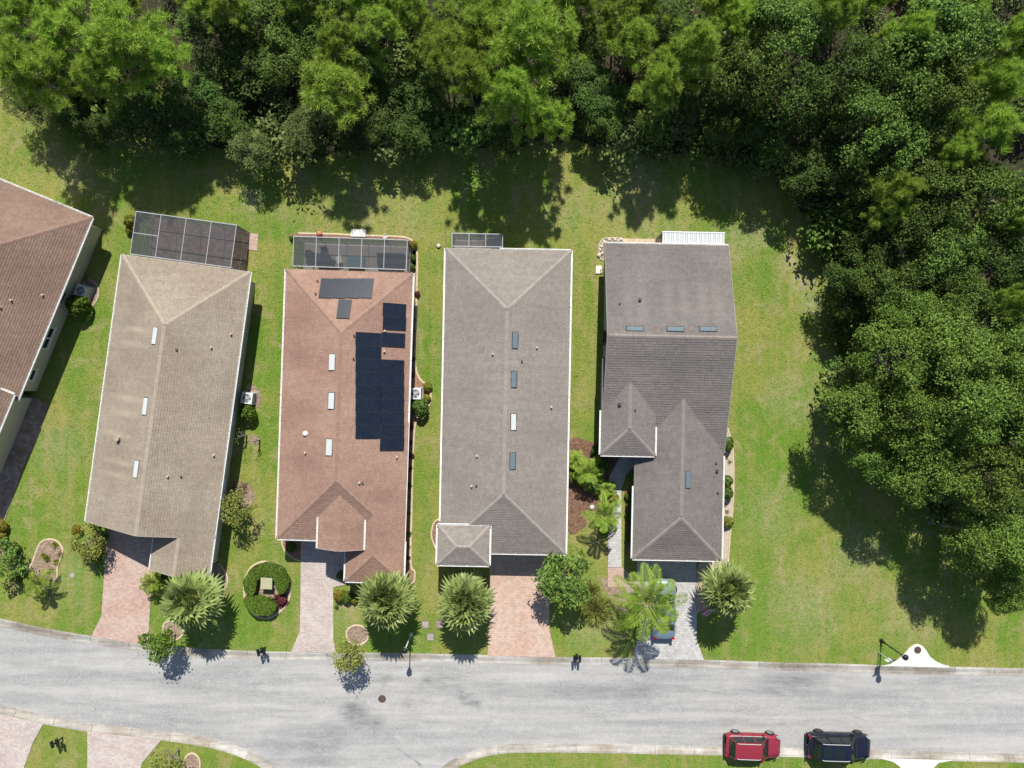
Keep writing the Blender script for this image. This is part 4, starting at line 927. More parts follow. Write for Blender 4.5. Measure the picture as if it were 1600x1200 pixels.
# ------------------------------------------------------------------ yard equipment
def heat_pump(px, py, rz, label):
    t = thing('air_conditioner', label, 'air conditioner', G(px, py, .5) * 1.0 - Vector((0, 0, .5)), rz)
    m = MB(); m.box((0, 0, .05), (1.0, 1.0, .1)); m.build('pad', 'kerb', t)
    m = MB(); s = .43
    for k in range(9): m.box((0, 0, .14 + k * .075), (2 * s - .03, 2 * s - .03, .05))
    m.build('louvre_coil', 'acgrey', t)
    m = MB()
    for x in (-1, 1):
        for y in (-1, 1): m.box((x * (s - .02), y * (s - .02), .46), (.07, .07, .72))
    m.build('corner_post', 'acgrey', t)
    m = MB(); ring = 20; prof = [(.33, .80), (.33, .84), (.36, .85)]
    sq = []
    for k in range(ring):
        a = 2 * math.pi * k / ring; q = 1 / max(abs(math.cos(a)), abs(math.sin(a))); sq.append((s * q * math.cos(a) * .99, s * q * math.sin(a) * .99))
    for k in range(ring):
        a0 = 2 * math.pi * k / ring; a1 = 2 * math.pi * (k + 1) / ring; p, q = sq[k], sq[(k + 1) % ring]
        m.quad((.33 * math.cos(a0), .33 * math.sin(a0), .85), (p[0], p[1], .84), (q[0], q[1], .84), (.33 * math.cos(a1), .33 * math.sin(a1), .85))
        m.quad((p[0], p[1], .76), (q[0], q[1], .76), (q[0], q[1], .84), (p[0], p[1], .84))
    m.build('top_cover', 'alu_white', t)
    m = MB()
    for k in range(4):
        a = k * math.pi / 2; m.add([(math.cos(a) * .06, math.sin(a) * .06, .79), (math.cos(a - .35) * .31, math.sin(a - .35) * .31, .77), (math.cos(a + .35) * .31, math.sin(a + .35) * .31, .81)], [(0, 1, 2)])
    m.lathe([(.32, .74), (.32, .745)], n=18); m.build('fan', 'acdark', t)
    m = MB(); m.lathe([(.10, .79), (.10, .86), (.06, .875)], n=12)
    for rr in (.17, .25, .32): m.tube([(rr * math.cos(2 * math.pi * k / 24), rr * math.sin(2 * math.pi * k / 24), .865) for k in range(25)], .007, 4, False)
    for k in range(12): a = 2 * math.pi * k / 12; m.beam((.08 * math.cos(a), .08 * math.sin(a), .865), (.34 * math.cos(a), .34 * math.sin(a), .858), .012, .012)
    m.build('fan_guard', 'alu', t)
heat_pump(130, 455, -.39, 'grey air conditioner beside the brown house at the left edge')
heat_pump(388, 622, -.136, 'grey air conditioner right of the tan house')
heat_pump(650, 615, -.034, 'white topped air conditioner right of the solar house')
t = thing('utility_cabinet', 'square olive beige utility cabinet inside the ring shaped hedge', 'utility box', G(416.5, 911.5, .7) - Vector((0, 0, .7)), -.05)
m = MB(); m.box((0, 0, .06), (1.0, 1.0, .12)); m.build('pad', 'kerb', t); m = MB(); m.box((0, 0, .42), (.82, .80, .60)); m.build('body', 'green_box', t)
m = MB(); m.add([(-.44, -.44, .72), (.44, -.44, .72), (.44, .44, .78), (-.44, .44, .78), (-.44, -.44, .66), (.44, -.44, .66), (.44, .44, .72), (-.44, .44, .72)], [(0, 1, 2, 3), (4, 7, 6, 5), (0, 4, 5, 1), (1, 5, 6, 2), (2, 6, 7, 3), (3, 7, 4, 0)]); m.build('lid', 'green_box', t)
m = MB(); m.box((0, -.415, .4), (.03, .03, .15)); m.build('handle', 'black', t)

# ------------------------------------------------------------------ street furniture
def lamp(px, py, hgt, label, polemat):
    t = thing('street_lamp', label, 'street lamp', G(px, py))
    m = MB(); m.lathe([(.16, 0), (.16, .05), (.10, .12), (.085, .5), (.06, .55)], n=12); m.build('base', polemat, t, smooth=False)
    m = MB(); m.tube([(0, 0, .5), (0, 0, hgt - .55)], [.05, .042], 10); m.build('pole', polemat, t, smooth=True)
    m = MB(); m.lathe([(.05, hgt - .6), (.11, hgt - .55), (.13, hgt - .48), (.08, hgt - .45)], n=14); m.build('fitter', 'black', t, smooth=True)
    m = MB(); m.lathe([(.09, hgt - .45), (.18, hgt - .33), (.205, hgt - .2), (.19, hgt - .1)], n=16); m.build('globe', 'lampglass', t, smooth=True)
    m = MB(); m.lathe([(.22, hgt - .12), (.21, hgt - .06), (.13, hgt + .0), (.04, hgt + .05), (.03, hgt + .12), (.005, hgt + .15)], n=16); m.build('lamp_cap', 'black', t, smooth=True)
    for k in range(4):
        a = k * math.pi / 2 + .4; m = MB(); m.tube([(.1 * math.cos(a), .1 * math.sin(a), hgt - .47), (.21 * math.cos(a), .21 * math.sin(a), hgt - .28), (.21 * math.cos(a), .21 * math.sin(a), hgt - .1)], .012, 5); m.build('cage_rib', 'black', t)
lamp(642.5, 991, 3.5, 'street lamp with pale pole by the palm at the solar house', 'galv')
lamp(1377, 1001, 3.5, 'black street lamp beside the white inlet apron', 'black')
t = thing('street_sign', 'white sign plate on a thin post next to the black street lamp', 'sign', G(1372.5, 1018.5), .45)
m = MB(); m.tube([(0, 0, 0), (0, 0, 2.0)], .03, 8); m.build('post', 'galv', t); m = MB(); m.box((0, -.04, 1.55), (.46, .012, .62)); m.build('sign_plate', 'white', t)
m = MB(); m.box((0, .04, 1.98), (.62, .02, .16)); m.build('name_blade', 'galv_blue', t)
def mailbox(px, py, rz, label, n=2, grp='black kerbside mailbox stands'):
    t = thing('mailbox_stand', label, 'mailbox', G(px, py), rz, grp)
    m = MB(); m.box((0, 0, .55), (.09, .09, 1.1)); m.lathe([(.07, 1.1), (.04, 1.14), (.055, 1.19), (.005, 1.24)], n=10); m.build('post', 'black', t)
    m = MB(); m.beam((-.32, 0, .86), (.32, 0, .86), .06, .07); m.build('crossarm', 'black', t)
    for sx in (-1, 1):
        m = MB(); m.beam((0, 0, .5), (sx * .26, 0, .83), .035, .035); m.build('brace', 'black', t)
    for k in range(n):
        cx = (-.21, .21)[k]; m = MB(); b = len(m.v); prof = [(-.085, 0), (.085, 0)] + [(.085 * math.cos(a), .13 + .085 * math.sin(a)) for a in [math.pi * j / 8 for j in range(9)]]
        for y in (-.26, .24): m.v += [(cx + x, y, .90 + z) for x, z in prof]
        q = len(prof)
        for j in range(q): m.f.append((j, (j + 1) % q, q + (j + 1) % q, q + j))
        m.f.append(tuple(range(q))[::-1]); m.f.append(tuple(range(q, 2 * q)))
        o = m.build('mailbox', 'black', t); d = MB(); d.box((cx, -.268, 1.0), (.15, .012, .17)); d.build('mailbox_door', 'plastic', o); f = MB(); f.box((cx + .095, .05, 1.08), (.012, .03, .14)); f.build('flag', 'black', o)
    m = MB(); m.box((.0, .02, .70), (.2, .42, .14)); m.build('newspaper_tube', 'plastic', t)
mailbox(414.5, 1011, .25, 'black twin mailbox stand at the kerb left of the rose grey driveway'); mailbox(900, 1021.5, .0, 'black twin mailbox stand on the kerb right of the peach driveway'); mailbox(98, 1152, .3, 'black twin mailbox stand on the grass between the two lower driveways')

# ------------------------------------------------------------------ cars
def car(label, px, py, rz, L, W, Hh, paint, suv, rim, rails=True, base=-.1):
    t = thing('parked_car', label, 'car', G(px, py, base), rz)
    zb = .55 * Hh if suv else .62 * Hh; hw = W / 2
    # stations along x: front = +x.   (x, half width, bottom, top, shoulder)
    S = [(-.5, .80, .34, .50 * Hh), (-.485, .90, .26, .56 * Hh), (-.44, .97, .22, zb * 1.02), (-.34, 1, .2, zb * 1.03), (-.15, 1, .2, zb * 1.01), (.05, 1, .2, zb), (.18, 1, .2, zb * .985), (.24, 1, .2, zb * .965), (.34, .985, .2, zb * .93), (.42, .95, .22, zb * .87), (.47, .87, .25, zb * .77), (.495, .72, .32, zb * .62), (.5, .6, .36, zb * .55)]
    m = MB(); ring = None
    for x, w, b, tp in S:
        w *= hw; pr = [(-w * .9, b), (-w, b + .14), (-w * 1.0, (b + tp) / 2), (-w * .965, tp - .10), (-w * .86, tp - .02), (-w * .45, tp + .015), (0, tp + .022)]
        pr = pr + [(-y, z) for y, z in pr[-2::-1]]; ring = len(pr)
        for y, z in pr: m.v.append((x * L, y, z))
    for i in range(len(S) - 1):
        for k in range(ring): m.f.append((i * ring + k, i * ring + (k + 1) % ring, (i + 1) * ring + (k + 1) % ring, (i + 1) * ring + k))
    m.f.append(tuple(range(ring))); m.f.append(tuple((len(S) - 1) * ring + k for k in range(ring))[::-1])
    m.build('body', paint, t, smooth=True)
    # greenhouse: base outline -> roof outline
    if suv: xb = (-.455 * L, .23 * L); xr = (-.375 * L, .09 * L)
    else: xb = (-.36 * L, .23 * L); xr = (-.20 * L, .07 * L)
    wb, wr = hw * .90, hw * .70; z0 = zb - .02; z1 = Hh - .06
    def gl(name, quad, mat='carglass', bulge=.03):
        q = [Vector(p) for p in quad]; n = 6; g_ = MB(); nr = (q[1] - q[0]).cross(q[3] - q[0]).normalized()
        for i in range(n + 1):
            for j in range(n + 1):
                u, v = i / n, j / n; p = (q[0] * (1 - u) + q[1] * u) * (1 - v) + (q[3] * (1 - u) + q[2] * u) * v; g_.v.append(tuple(p + nr * bulge * (4 * u * (1 - u) * .7 + 4 * v * (1 - v) * .3)))
        for i in range(n):
            for j in range(n): a = i * (n + 1) + j; g_.f.append((a, a + n + 1, a + n + 2, a + 1))
        return g_.build(name, mat, t, smooth=True)
    gl('windshield', [(xb[1], -wb * .92, z0), (xb[1], wb * .92, z0), (xr[1], wr, z1), (xr[1], -wr, z1)])
    gl('rear_window', [(xb[0], wb * .88, z0), (xb[0], -wb * .88, z0), (xr[0], -wr, z1), (xr[0], wr, z1)])
    for s in (-1, 1):
        q = [(xb[0], s * wb * .9, z0), (xb[1], s * wb, z0), (xr[1], s * wr * 1.02, z1), (xr[0], s * wr * 1.02, z1)]
        gl('side_window', q if s < 0 else [q[1], q[0], q[3], q[2]])
        for a, b in (((xb[1], s * wb * .95, z0), (xr[1], s * wr, z1)), ((xb[0], s * wb * .9, z0), (xr[0], s * wr, z1)), ((-.02 * L, s * (wb + .02), z0), (-.03 * L, s * (wr + .03), z1)), ((-.24 * L, s * (wb + .02), z0), (-.22 * L, s * (wr + .03), z1))):
            p = MB(); p.beam(Vector(a) , Vector(b), .07, .07); p.build('pillar', paint, t)
        p = MB(); p.beam((xb[0] + .1, s * (wb + .035), z0 + .03), (xb[1] - .1, s * (wb + .035), z0 + .03), .03, .02); p.build('window_trim', 'lampglass' if paint != 'car_dark' else 'black', t)
    r = MB(); n = 8
    for i in range(n + 1):
        for j in range(n + 1):
            u, v = i / n, j / n; e = 1 - .08 * (2 * u - 1) ** 4
            r.v.append((xr[0] + (xr[1] - xr[0]) * u + (.03 if u == 1 else -.04 if u == 0 else 0), (2 * v - 1) * wr * 1.05 * e, z1 + .06 * (1 - (2 * v - 1) ** 4) * (1 - .6 * (2 * u - 1) ** 4) - .01))
    for i in range(n):
        for j in range(n): a = i * (n + 1) + j; r.f.append((a, a + n + 1, a + n + 2, a + 1))
    roof = r.build('roof', paint, t, smooth=True)
    if suv and paint == 'car_dark':
        g_ = MB(); g_.box((.0 + (xr[0] + xr[1]) / 2 + .25, 0, z1 + .056), (.75, wr * 1.25, .012)); g_.box(((xr[0] + xr[1]) / 2 - .65, 0, z1 + .054), (.65, wr * 1.25, .012)); g_.build('sunroof', 'carglass', roof)
    if rails:
        for s in (-1, 1):
            p = MB(); p.tube([(xr[0] + .1, s * wr * .93, z1 + .02), (xr[0] + .25, s * wr * .93, z1 + .09), (xr[1] - .25, s * wr * .93, z1 + .09), (xr[1] - .1, s * wr * .93, z1 + .02)], .022, 6); p.build('roof_rail', 'galv', t)
    for s in (-1, 1):
        p = MB(); p.box((.16 * L, s * (hw + .10), zb + .06), (.16, .2, .14)); p.build('wing_mirror', paint, t)
        p = MB(); p.add([(.488 * L, s * hw * .62, zb * .80), (.455 * L, s * hw * .90, zb * .80), (.38 * L, s * hw * .955, zb * .90), (.43 * L, s * hw * .72, zb * .905), (.478 * L, s * hw * .58, zb * .66), (.44 * L, s * hw * .92, zb * .66)], [(0, 1, 2, 3), (0, 4, 5, 1), (1, 5, 2)]); p.v = [(x + .02, y * 1.03, z + .03) for x, y, z in p.v]; p.build('headlight', 'headlamp', t)
        p = MB(); p.box((-.488 * L, s * hw * .78, zb * .86), (.1, .22, .26)); p.build('tail_light', 'taillight', t)
        for x in (-.31 * L, .315 * L):
            wr_ = .34 if suv else .32; w_ = MB(); b = 20; prof = [(.19, -.11), (wr_ - .03, -.11), (wr_, -.07), (wr_, .07), (wr_ - .03, .11), (.2, .11)]
            for rr, yy in prof:
                for k in range(b): a = 2 * math.pi * k / b; w_.v.append((rr * math.cos(a), yy, rr * math.sin(a)))
            for i in range(len(prof) - 1):
                for k in range(b): w_.f.append((i * b + k, i * b + (k + 1) % b, (i + 1) * b + (k + 1) % b, (i + 1) * b + k))
            o = w_.build('wheel', 'tyre', t, (x, s * (hw - .045), wr_))
            rm = MB(); n5 = 5
            for k in range(n5):
                a = 2 * math.pi * k / n5; rm.beam((.03 * math.cos(a), s * .095, .03 * math.sin(a)), (.21 * math.cos(a), s * .10, .21 * math.sin(a)), .075, .03, Vector((0, 1, 0)))
            for k in range(20): a = 2 * math.pi * k / 20; a2 = a + 2 * math.pi / 20; rm.beam((.215 * math.cos(a), s * .10, .215 * math.sin(a)), (.215 * math.cos(a2), s * .10, .215 * math.sin(a2)), .035, .03, Vector((0, 1, 0)))
            rm.build('rim', rim, o)
    for s in (-1, 1):
        for xx in (.19 * L, -.03 * L, -.235 * L):
            p = MB(); p.beam((xx, s * (hw + .004), .32), (xx, s * hw * .972, zb - .08), .014, .012); p.build('door_seam', 'black', t)
            if xx < .1 * L: q = MB(); q.box((xx + .14, s * (hw + .012), zb - .2), (.2, .03, .035)); q.build('door_handle', paint, t)
        p = MB(); p.beam((.26 * L, s * hw * .74, zb * .965 + .012), (.44 * L, s * hw * .62, zb * .86 + .012), .014, .012); p.build('bonnet_seam', 'black', t)
    for x, w in ((.497 * L, .66), (-.499 * L, .86)):
        p = MB(); p.box((x, 0, .38), (.07, hw * 2 * w, .2)); p.build('bumper', 'plastic', t)
    p = MB(); p.box((.245 * L, 0, zb * .985), (.1, hw * 1.5, .03)); p.build('cowl', 'plastic', t)
    return t
car('red compact car parked along the lower kerb', 1172.5, 1159, -.035, 4.25, 1.78, 1.58, 'car_red', True, 'rim', rails=True)
car('dark navy car with roof rails parked behind the white driveway apron', 1305.5, 1159, -.03, 4.85, 1.90, 1.72, 'car_dark', True, 'rimdark')
car('blue grey car on the grey driveway half hidden by palm fronds', 1035, 947, math.pi / 2 - .02, 4.5, 1.80, 1.46, 'car_blue', False, 'rim', rails=False, base=.05)
# pink striped flag under the fan palm
t = thing('garden_flag', 'pink and white striped cloth flag under the right fan palm', 'flag', G(1090, 951), math.atan2(24, 31))
m = MB(); m.tube([(0, 0, 0), (0, 0, 1.5), (2.0, 0, 1.95)], .02, 6); m.build('flag_pole', 'white', t)
for k in range(7):
    m = MB(); n = 10
    for i in range(n + 1):
        for j in (0, 1): u = .1 + 1.7 * i / n; m.v.append((u, -.34 + (k + j) * .1, 1.40 + .2 * i / n + .05 * math.sin(i * 1.4 + k * .3) - abs((k + j) - 3.5) * .035))
    for i in range(n): m.f.append((2 * i, 2 * i + 2, 2 * i + 3, 2 * i + 1))
    m.build('cloth_stripe', 'pink' if k % 3 else 'pinkwhite', t)

# ------------------------------------------------------------------ vegetation: leaf and crown meshes
def unit(a): return a / np.maximum(np.linalg.norm(a, axis=-1, keepdims=True), 1e-9)
def leaves(P, N, l, w, rng, fold=.25):
    """diamond leaves at P facing N"""
    n = len(P); N = unit(N); t = unit(np.cross(N, rng.normal(size=(n, 3)))); b = np.cross(N, t)
    l = (l * rng.uniform(.7, 1.3, n))[:, None]; w = (w * rng.uniform(.7, 1.3, n))[:, None]
    V = np.stack([P - t * l / 2, P + b * w / 2 + N * w * fold, P + t * l / 2 - N * l * .12, P - b * w / 2 + N * w * fold], 1)
    return V.reshape(-1, 3)
def sphere(n, rng, up=-.2):
    d = unit(rng.normal(size=(n * 3, 3))); d = d[d[:, 2] > up][:n]; return d
def broad_crown(name, rng, mat, rad=3.0, zc=5.4, zr=2.0, lobes=34, per=260, ll=.19, lw=.12, lr=(.55, 1.05)):
    """crown of leaf lobes spread over and inside a lumpy dome"""
    d = sphere(lobes, rng, -.35); rr = rng.uniform(.5, 1.0, len(d)) ** .5
    lump = 1 + .18 * np.sin(np.arctan2(d[:, 1], d[:, 0]) * 3 + rng.uniform(0, 6)) + .10 * np.sin(np.arctan2(d[:, 1], d[:, 0]) * 5 + rng.uniform(0, 6))
    C = d * (rr * lump)[:, None] * np.array([rad * .80, rad * .80, zr * .9]) + np.array([0, 0, zc]); Vs = []
    for c in C:
        r = rng.uniform(*lr); k = int(per * (r / .8) ** 2); q = sphere(k, rng, -.45); rad_ = rng.uniform(.55, 1.05, len(q)) ** .5
        sc_ = np.array([rng.uniform(.65, 1.35), rng.uniform(.65, 1.35), rng.uniform(.4, .8)]) * r; an = rng.uniform(0, 3.14); ca, sa = math.cos(an), math.sin(an)
        q2 = q * rad_[:, None] * sc_; q2 = np.stack([q2[:, 0] * ca - q2[:, 1] * sa, q2[:, 0] * sa + q2[:, 1] * ca, q2[:, 2]], 1); wob = 1 + .22 * np.sin(q[:, 0] * 7 + c[1] * 3) * np.sin(q[:, 1] * 7 + c[0] * 3); P = c + q2 * wob[:, None]
        # spiky twig ends
        tw = rng.uniform(size=len(q)) < .25; P[tw] += q[tw] * np.array([1, 1, .5]) * rng.uniform(.1, .5, tw.sum())[:, None]
        N = q * .5 + rng.normal(size=q.shape) * .42 + np.array([0, .15, .6]); Vs.append(leaves(P, N, ll, lw, rng))
    return mesh_np(name, np.concatenate(Vs), 4, mat), C
def limbs_mesh(C, rng, zt, mat, name='limbs', r0=.07, every=2, fr=.75):
    m = MB()
    for c in C[::every]:
        s = np.array([0, 0, zt * rng.uniform(.75, 1.05)]); mid = (s + c) / 2 + np.array([0, 0, -.2]) + rng.normal(size=3) * .15
        m.tube([tuple(s), tuple(mid), tuple(s + (c - s) * fr)], [r0, r0 * .65, r0 * .3], 5, False)
    o = m.build(name, mat); me = o.data; bpy.data.objects.remove(o); return me
def trunk_mesh(h, r, mat, rng, lean=.25):
    m = MB(); a = rng.normal(size=2) * lean
    pts = [(0, 0, -.2), (0, 0, .15), (a[0] * .2, a[1] * .2, h * .35), (a[0] * .5, a[1] * .5, h * .7), (0, 0, h)]
    m.tube(pts, [r * 1.5, r * 1.15, r * .95, r * .8, r * .55], 9); m.sm = True; o = m.build('trunk', mat); me = o.data; bpy.data.objects.remove(o); return me
def needles(P, D, l, w, rng):
    n = len(P); s = unit(np.cross(D, rng.normal(size=(n, 3)))); l = (l * rng.uniform(.75, 1.2, n))[:, None]
    return np.stack([P - s * w / 2, P + s * w / 2, P + D * l], 1).reshape(-1, 3)
def pine_crown(rng, rad=2.7, z0=5.2, z1=8.4, nb=26, name='crown'):
    """long-needle tufts at the ends of spreading limbs"""
    tufts = []; lm = MB()
    for k in range(nb):
        f = (k + .5) / nb; z = z0 + (z1 - z0) * f * .85; a = k * 2.4 + rng.uniform(-.5, .5); L = rad * (1.05 - .72 * f ** 1.5) * rng.uniform(.7, 1.1)
        d = np.array([math.cos(a), math.sin(a), 0]); rise = rng.uniform(.15, .55) * L + .2
        s = np.array([0, 0, z]); e = s + d * L + np.array([0, 0, rise]); mid = s + d * L * .5 + np.array([0, 0, rise * .25])
        lm.tube([tuple(s), tuple(mid), tuple(e)], [.05, .036, .018], 5, False)
        for j in range(int(rng.integers(4, 8))):
            u = rng.uniform(.45, 1.0); b = s + d * L * u + np.array([0, 0, rise * u ** 1.6]); off = rng.normal(size=3) * np.array([.42, .42, .22]) * (1 if j else .2); t = b + off + np.array([0, 0, .12])
            if j: lm.tube([tuple(b), tuple(t)], [.017, .010], 4, False)
            tufts.append(t)
    for k in range(6): tufts.append(np.array([rng.normal() * .3, rng.normal() * .3, z1 + rng.uniform(-.5, .3)]))
    Vs = []
    for t in tufts:
        n = 100; D = sphere(n, rng, -.45); D = unit(D + np.array([0, 0, .25])); P = t + D * .05 + rng.normal(size=D.shape) * np.array([.09, .09, .07])
        Vs.append(needles(P, D, rng.uniform(.36, .54), .054, rng))
    o = lm.build('limbs', 'bark_pine'); lme = o.data; bpy.data.objects.remove(o)
    return mesh_np(name, np.concatenate(Vs), 3, 'needle'), lme
protos = {'pine': [], 'leaf_a': [], 'leaf_b': [], 'leaf_c': [], 'leaf_oak': []}
for k in range(5):
    rg = np.random.default_rng(100 + k); cr, lm = pine_crown(rg, nb=[20, 25, 17, 22, 28][k], z0=[5.0, 4.4, 5.6, 4.8, 4.0][k]); protos['pine'].append((trunk_mesh(8.2, .10, 'bark_pine', rg), lm, cr))
for mat, n, kw in (('leaf_a', 3, dict(lobes=36)), ('leaf_b', 3, dict(lobes=30, per=200)), ('leaf_c', 2, dict(lobes=26, per=200, ll=.24, lw=.09)), ('leaf_oak', 4, dict(lobes=44, per=330, ll=.165, lw=.105, lr=(.45, .95)))):
    for k in range(n):
        rg = np.random.default_rng(200 + k + 17 * len(mat)); cr, C = broad_crown('crown', rg, mat, **kw); protos[mat].append((trunk_mesh(4.6, .16, 'bark_oak', rg), limbs_mesh(C, rg, 4.2, 'bark_oak', every=2), cr))
ORD = ['first', 'second', 'third', 'fourth', 'fifth', 'sixth', 'seventh', 'eighth', 'ninth', 'tenth', 'eleventh', 'twelfth', 'thirteenth', 'fourteenth', 'fifteenth', 'sixteenth', 'seventeenth', 'eighteenth', 'nineteenth', 'twentieth']
REF = {'pine': 8.0, 'b': 5.6}
trees = []        # (kind, px, py, r px, h)
def tree_at(kind, px, py, rpx, h, rng_=random):
    """crown seen at pixel (px,py), apparent radius rpx, crown centre at height h"""
    trees.append([kind, px, py, rpx, h])
P_ = [(190, 62, 74, 8), (90, 45, 58, 6), (262, 95, 52, 6), (150, 118, 46, 7), (40, 110, 58, 8), (25, 30, 50, 6), (522, 140, 68, 6.3), (598, 45, 50, 6), (700, 72, 58, 6), (752, 36, 55, 6), (828, 55, 78, 8.6), (800, 145, 54, 8.5), (856, 185, 44, 6.2), (985, 62, 56, 6), (975, 14, 50, 6), (1090, 72, 52, 8), (1032, 132, 44, 7), (690, 98, 40, 6), (735, 120, 48, 7.2), (1545, 205, 56, 8), (1560, 128, 48, 8), (1592, 62, 46, 8), (1490, 245, 36, 7), (1405, 300, 40, 7), (1385, 335, 34, 6), (1300, 22, 46, 8), (1585, 345, 26, 7.6), (1425, 52, 40, 8), (640, 18, 46, 6), (1150, 30, 46, 6), (1585, 470, 28, 8), (530, 62, 40, 6)]
P_ += [(470, -12, 50, 6), (310, -14, 52, 6), (900, -10, 52, 6), (1220, -14, 50, 6), (60, -8, 46, 6), (350, 8, 44, 6), (760, -14, 50, 6), (1010, -16, 48, 6), (1120, -10, 46, 6), (1360, -12, 46, 6), (1500, 8, 44, 6), (560, -14, 44, 6), (180, -14, 50, 6)]
A0 = [('leaf_c', 30, 150, 34, 3.2), ('leaf_c', 78, 180, 32, 2.8), ('leaf_b', 150, 205, 34, 2.6), ('leaf_c', 60, 140, 30, 3.4)]
for a in P_: tree_at('pine', *a)
A_ = [('leaf_b', 330, 32, 60, 3.3), ('leaf_b', 385, 95, 58, 3.3), ('leaf_b', 300, 152, 52, 3.3), ('leaf_a', 425, 30, 55, 4.2), ('leaf_a', 455, 85, 48, 4.2), ('leaf_b', 350, 185, 40, 2.9), ('leaf_c', 392, 232, 34, 2.9), ('leaf_b', 272, 205, 39, 2.9), ('leaf_b', 215, 178, 44, 2.9), ('leaf_c', 468, 212, 34, 2.9), ('leaf_b', 600, 172, 42, 2.9), ('leaf_b', 655, 150, 46, 3.3), ('leaf_b', 645, 205, 34, 2.9), ('leaf_b', 905, 100, 46, 3.3), ('leaf_b', 930, 150, 42, 3.3), ('leaf_a', 945, 190, 28, 2.9), ('leaf_a', 1020, 195, 25, 2.9), ('leaf_a', 1140, 195, 39, 2.9), ('leaf_a', 1180, 110, 58, 6.6), ('leaf_a', 1222, 55, 62, 7), ('leaf_b', 1250, 150, 56, 6), ('leaf_b', 1200, 205, 46, 3.6), ('leaf_b', 1290, 195, 52, 3.6), ('leaf_b', 1330, 110, 56, 6.6), ('leaf_a', 1362, 195, 60, 6.4), ('leaf_a', 1420, 115, 64, 7), ('leaf_a', 1470, 60, 70, 7.4), ('leaf_a', 1465, 150, 58, 7), ('leaf_a', 1400, 225, 52, 6), ('leaf_b', 1305, 262, 44, 3.6), ('leaf_b', 1350, 285, 46, 4.6), ('leaf_b', 1255, 262, 40, 3.6), ('leaf_a', 1480, 300, 56, 6.4), ('leaf_b', 1430, 345, 52, 6), ('leaf_b', 1365, 385, 44, 4.6), ('leaf_a', 1480, 385, 50, 6), ('leaf_a', 1550, 310, 56, 6.8), ('leaf_b', 1565, 405, 54, 6.2), ('leaf_b', 1335, 425, 40, 4), ('leaf_a', 1385, 440, 46, 5), ('leaf_a', 1505, 465, 44, 5.6), ('leaf_b', 1445, 430, 44, 5.4), ('leaf_b', 1588, 520, 44, 6), ('leaf_b', 1330, 480, 30, 3), ('leaf_a', 500, 30, 50, 4.2), ('leaf_b', 560, 100, 46, 3.3), ('leaf_b', 770, 190, 37, 2.9), ('leaf_b', 1085, 150, 44, 3.3), ('leaf_a', 1120, 110, 44, 4.2), ('leaf_b', 110, 165, 37, 2.9), ('leaf_b', 560, 215, 32, 2.9), ('leaf_c', 495, 180, 32, 2.9), ('leaf_b', 880, 40, 40, 3.3), ('leaf_b', 1045, 40, 40, 3.3)]
for a in A_ + A0: tree_at(*a)
O_ = [(1342, 640, 54, 5.6), (1400, 560, 60, 7), (1485, 545, 64, 7.6), (1562, 565, 60, 7.2), (1425, 655, 58, 7.0), (1510, 640, 62, 8.0), (1590, 660, 58, 7.2), (1450, 740, 56, 6.2), (1545, 745, 62, 7.2), (1375, 715, 42, 4.8), (1530, 840, 54, 5.8), (1588, 850, 50, 6.4), (1576, 918, 38, 4.4), (1345, 590, 38, 3.6), (1420, 492, 44, 5.6)]
for a in O_: tree_at('leaf_oak', *a)
# shrubby understorey filling the wood down to the ground
edge = gp([(-80, 60), (40, 110), (130, 172), (230, 212), (350, 238), (480, 240), (600, 236), (750, 226), (900, 224), (1000, 226), (1100, 243), (1195, 270), (1255, 325), (1288, 400), (1312, 480), (1312, 560), (1345, 640), (1405, 740), (1480, 830), (1560, 900), (1680, 930)])
wood = edge + [(75, edge[-1][1]), (75, 62), (-75, 62), (-75, edge[0][1])]
lt = smooth_line(edge, 5); lt = [(x + random.uniform(-.35, .35), y + random.uniform(-.35, .35)) for x, y in lt]
m = MB(); m.prism(lt + [(120, lt[-1][1]), (120, 120), (-120, 120), (-120, lt[0][1])], -.15, .004); structure(m.build('forest_floor', 'litter'))
zones = [(0, 175, 'behind the brown house at the left edge'), (175, 430, 'behind the tan house'), (430, 670, 'behind the solar house'), (670, 915, 'behind the long grey house'), (915, 1160, 'behind the slate house'), (1160, 1700, 'in the upper right wood')]
def zone(px, py):
    if px > 1280 and py > 400: return 'in the wood right of the mown lawn'
    for a, b, z in zones:
        if px < b: return z
KIND = {'pine': ('pine_tree', 'yellow green pine', 'pine'), 'leaf_a': ('broadleaf_tree', 'mid green broadleaf tree', 'tree'), 'leaf_b': ('broadleaf_tree', 'dark green broadleaf tree', 'tree'), 'leaf_c': ('broadleaf_tree', 'pale grey green tree', 'tree'), 'leaf_oak': ('oak_tree', 'dense green oak crown', 'tree')}
count = {}
trees.sort(key=lambda t: t[1])
tot = {}
for t in trees: k = (t[0], zone(t[1], t[2])); tot[k] = tot.get(k, 0) + 1
for i, (kind, px, py, rpx, h) in enumerate(trees):
    nm, desc, cat = KIND[kind]; zn = zone(px, py); k = (kind, zn); count[k] = count.get(k, 0) + 1
    lab = f'{desc} {zn}' if tot[k] == 1 else f'{desc} {zn}, {ORD[count[k] - 1]} from left'
    c = G(px, py, h); rm = rpx * (H - h) / F
    t = thing(nm, lab, cat, (c.x, c.y, 0), random.uniform(0, 6.28), 'trees of the wood')
    pr = random.choice(protos[kind]); ref = 6.9 if kind == 'pine' else 5.6
    t.scale = (rm / 2.9, rm / 2.9, h / ref)
    for n_, me in zip(('trunk', 'limbs', 'crown'), pr): link(n_, me, t)
shp = []
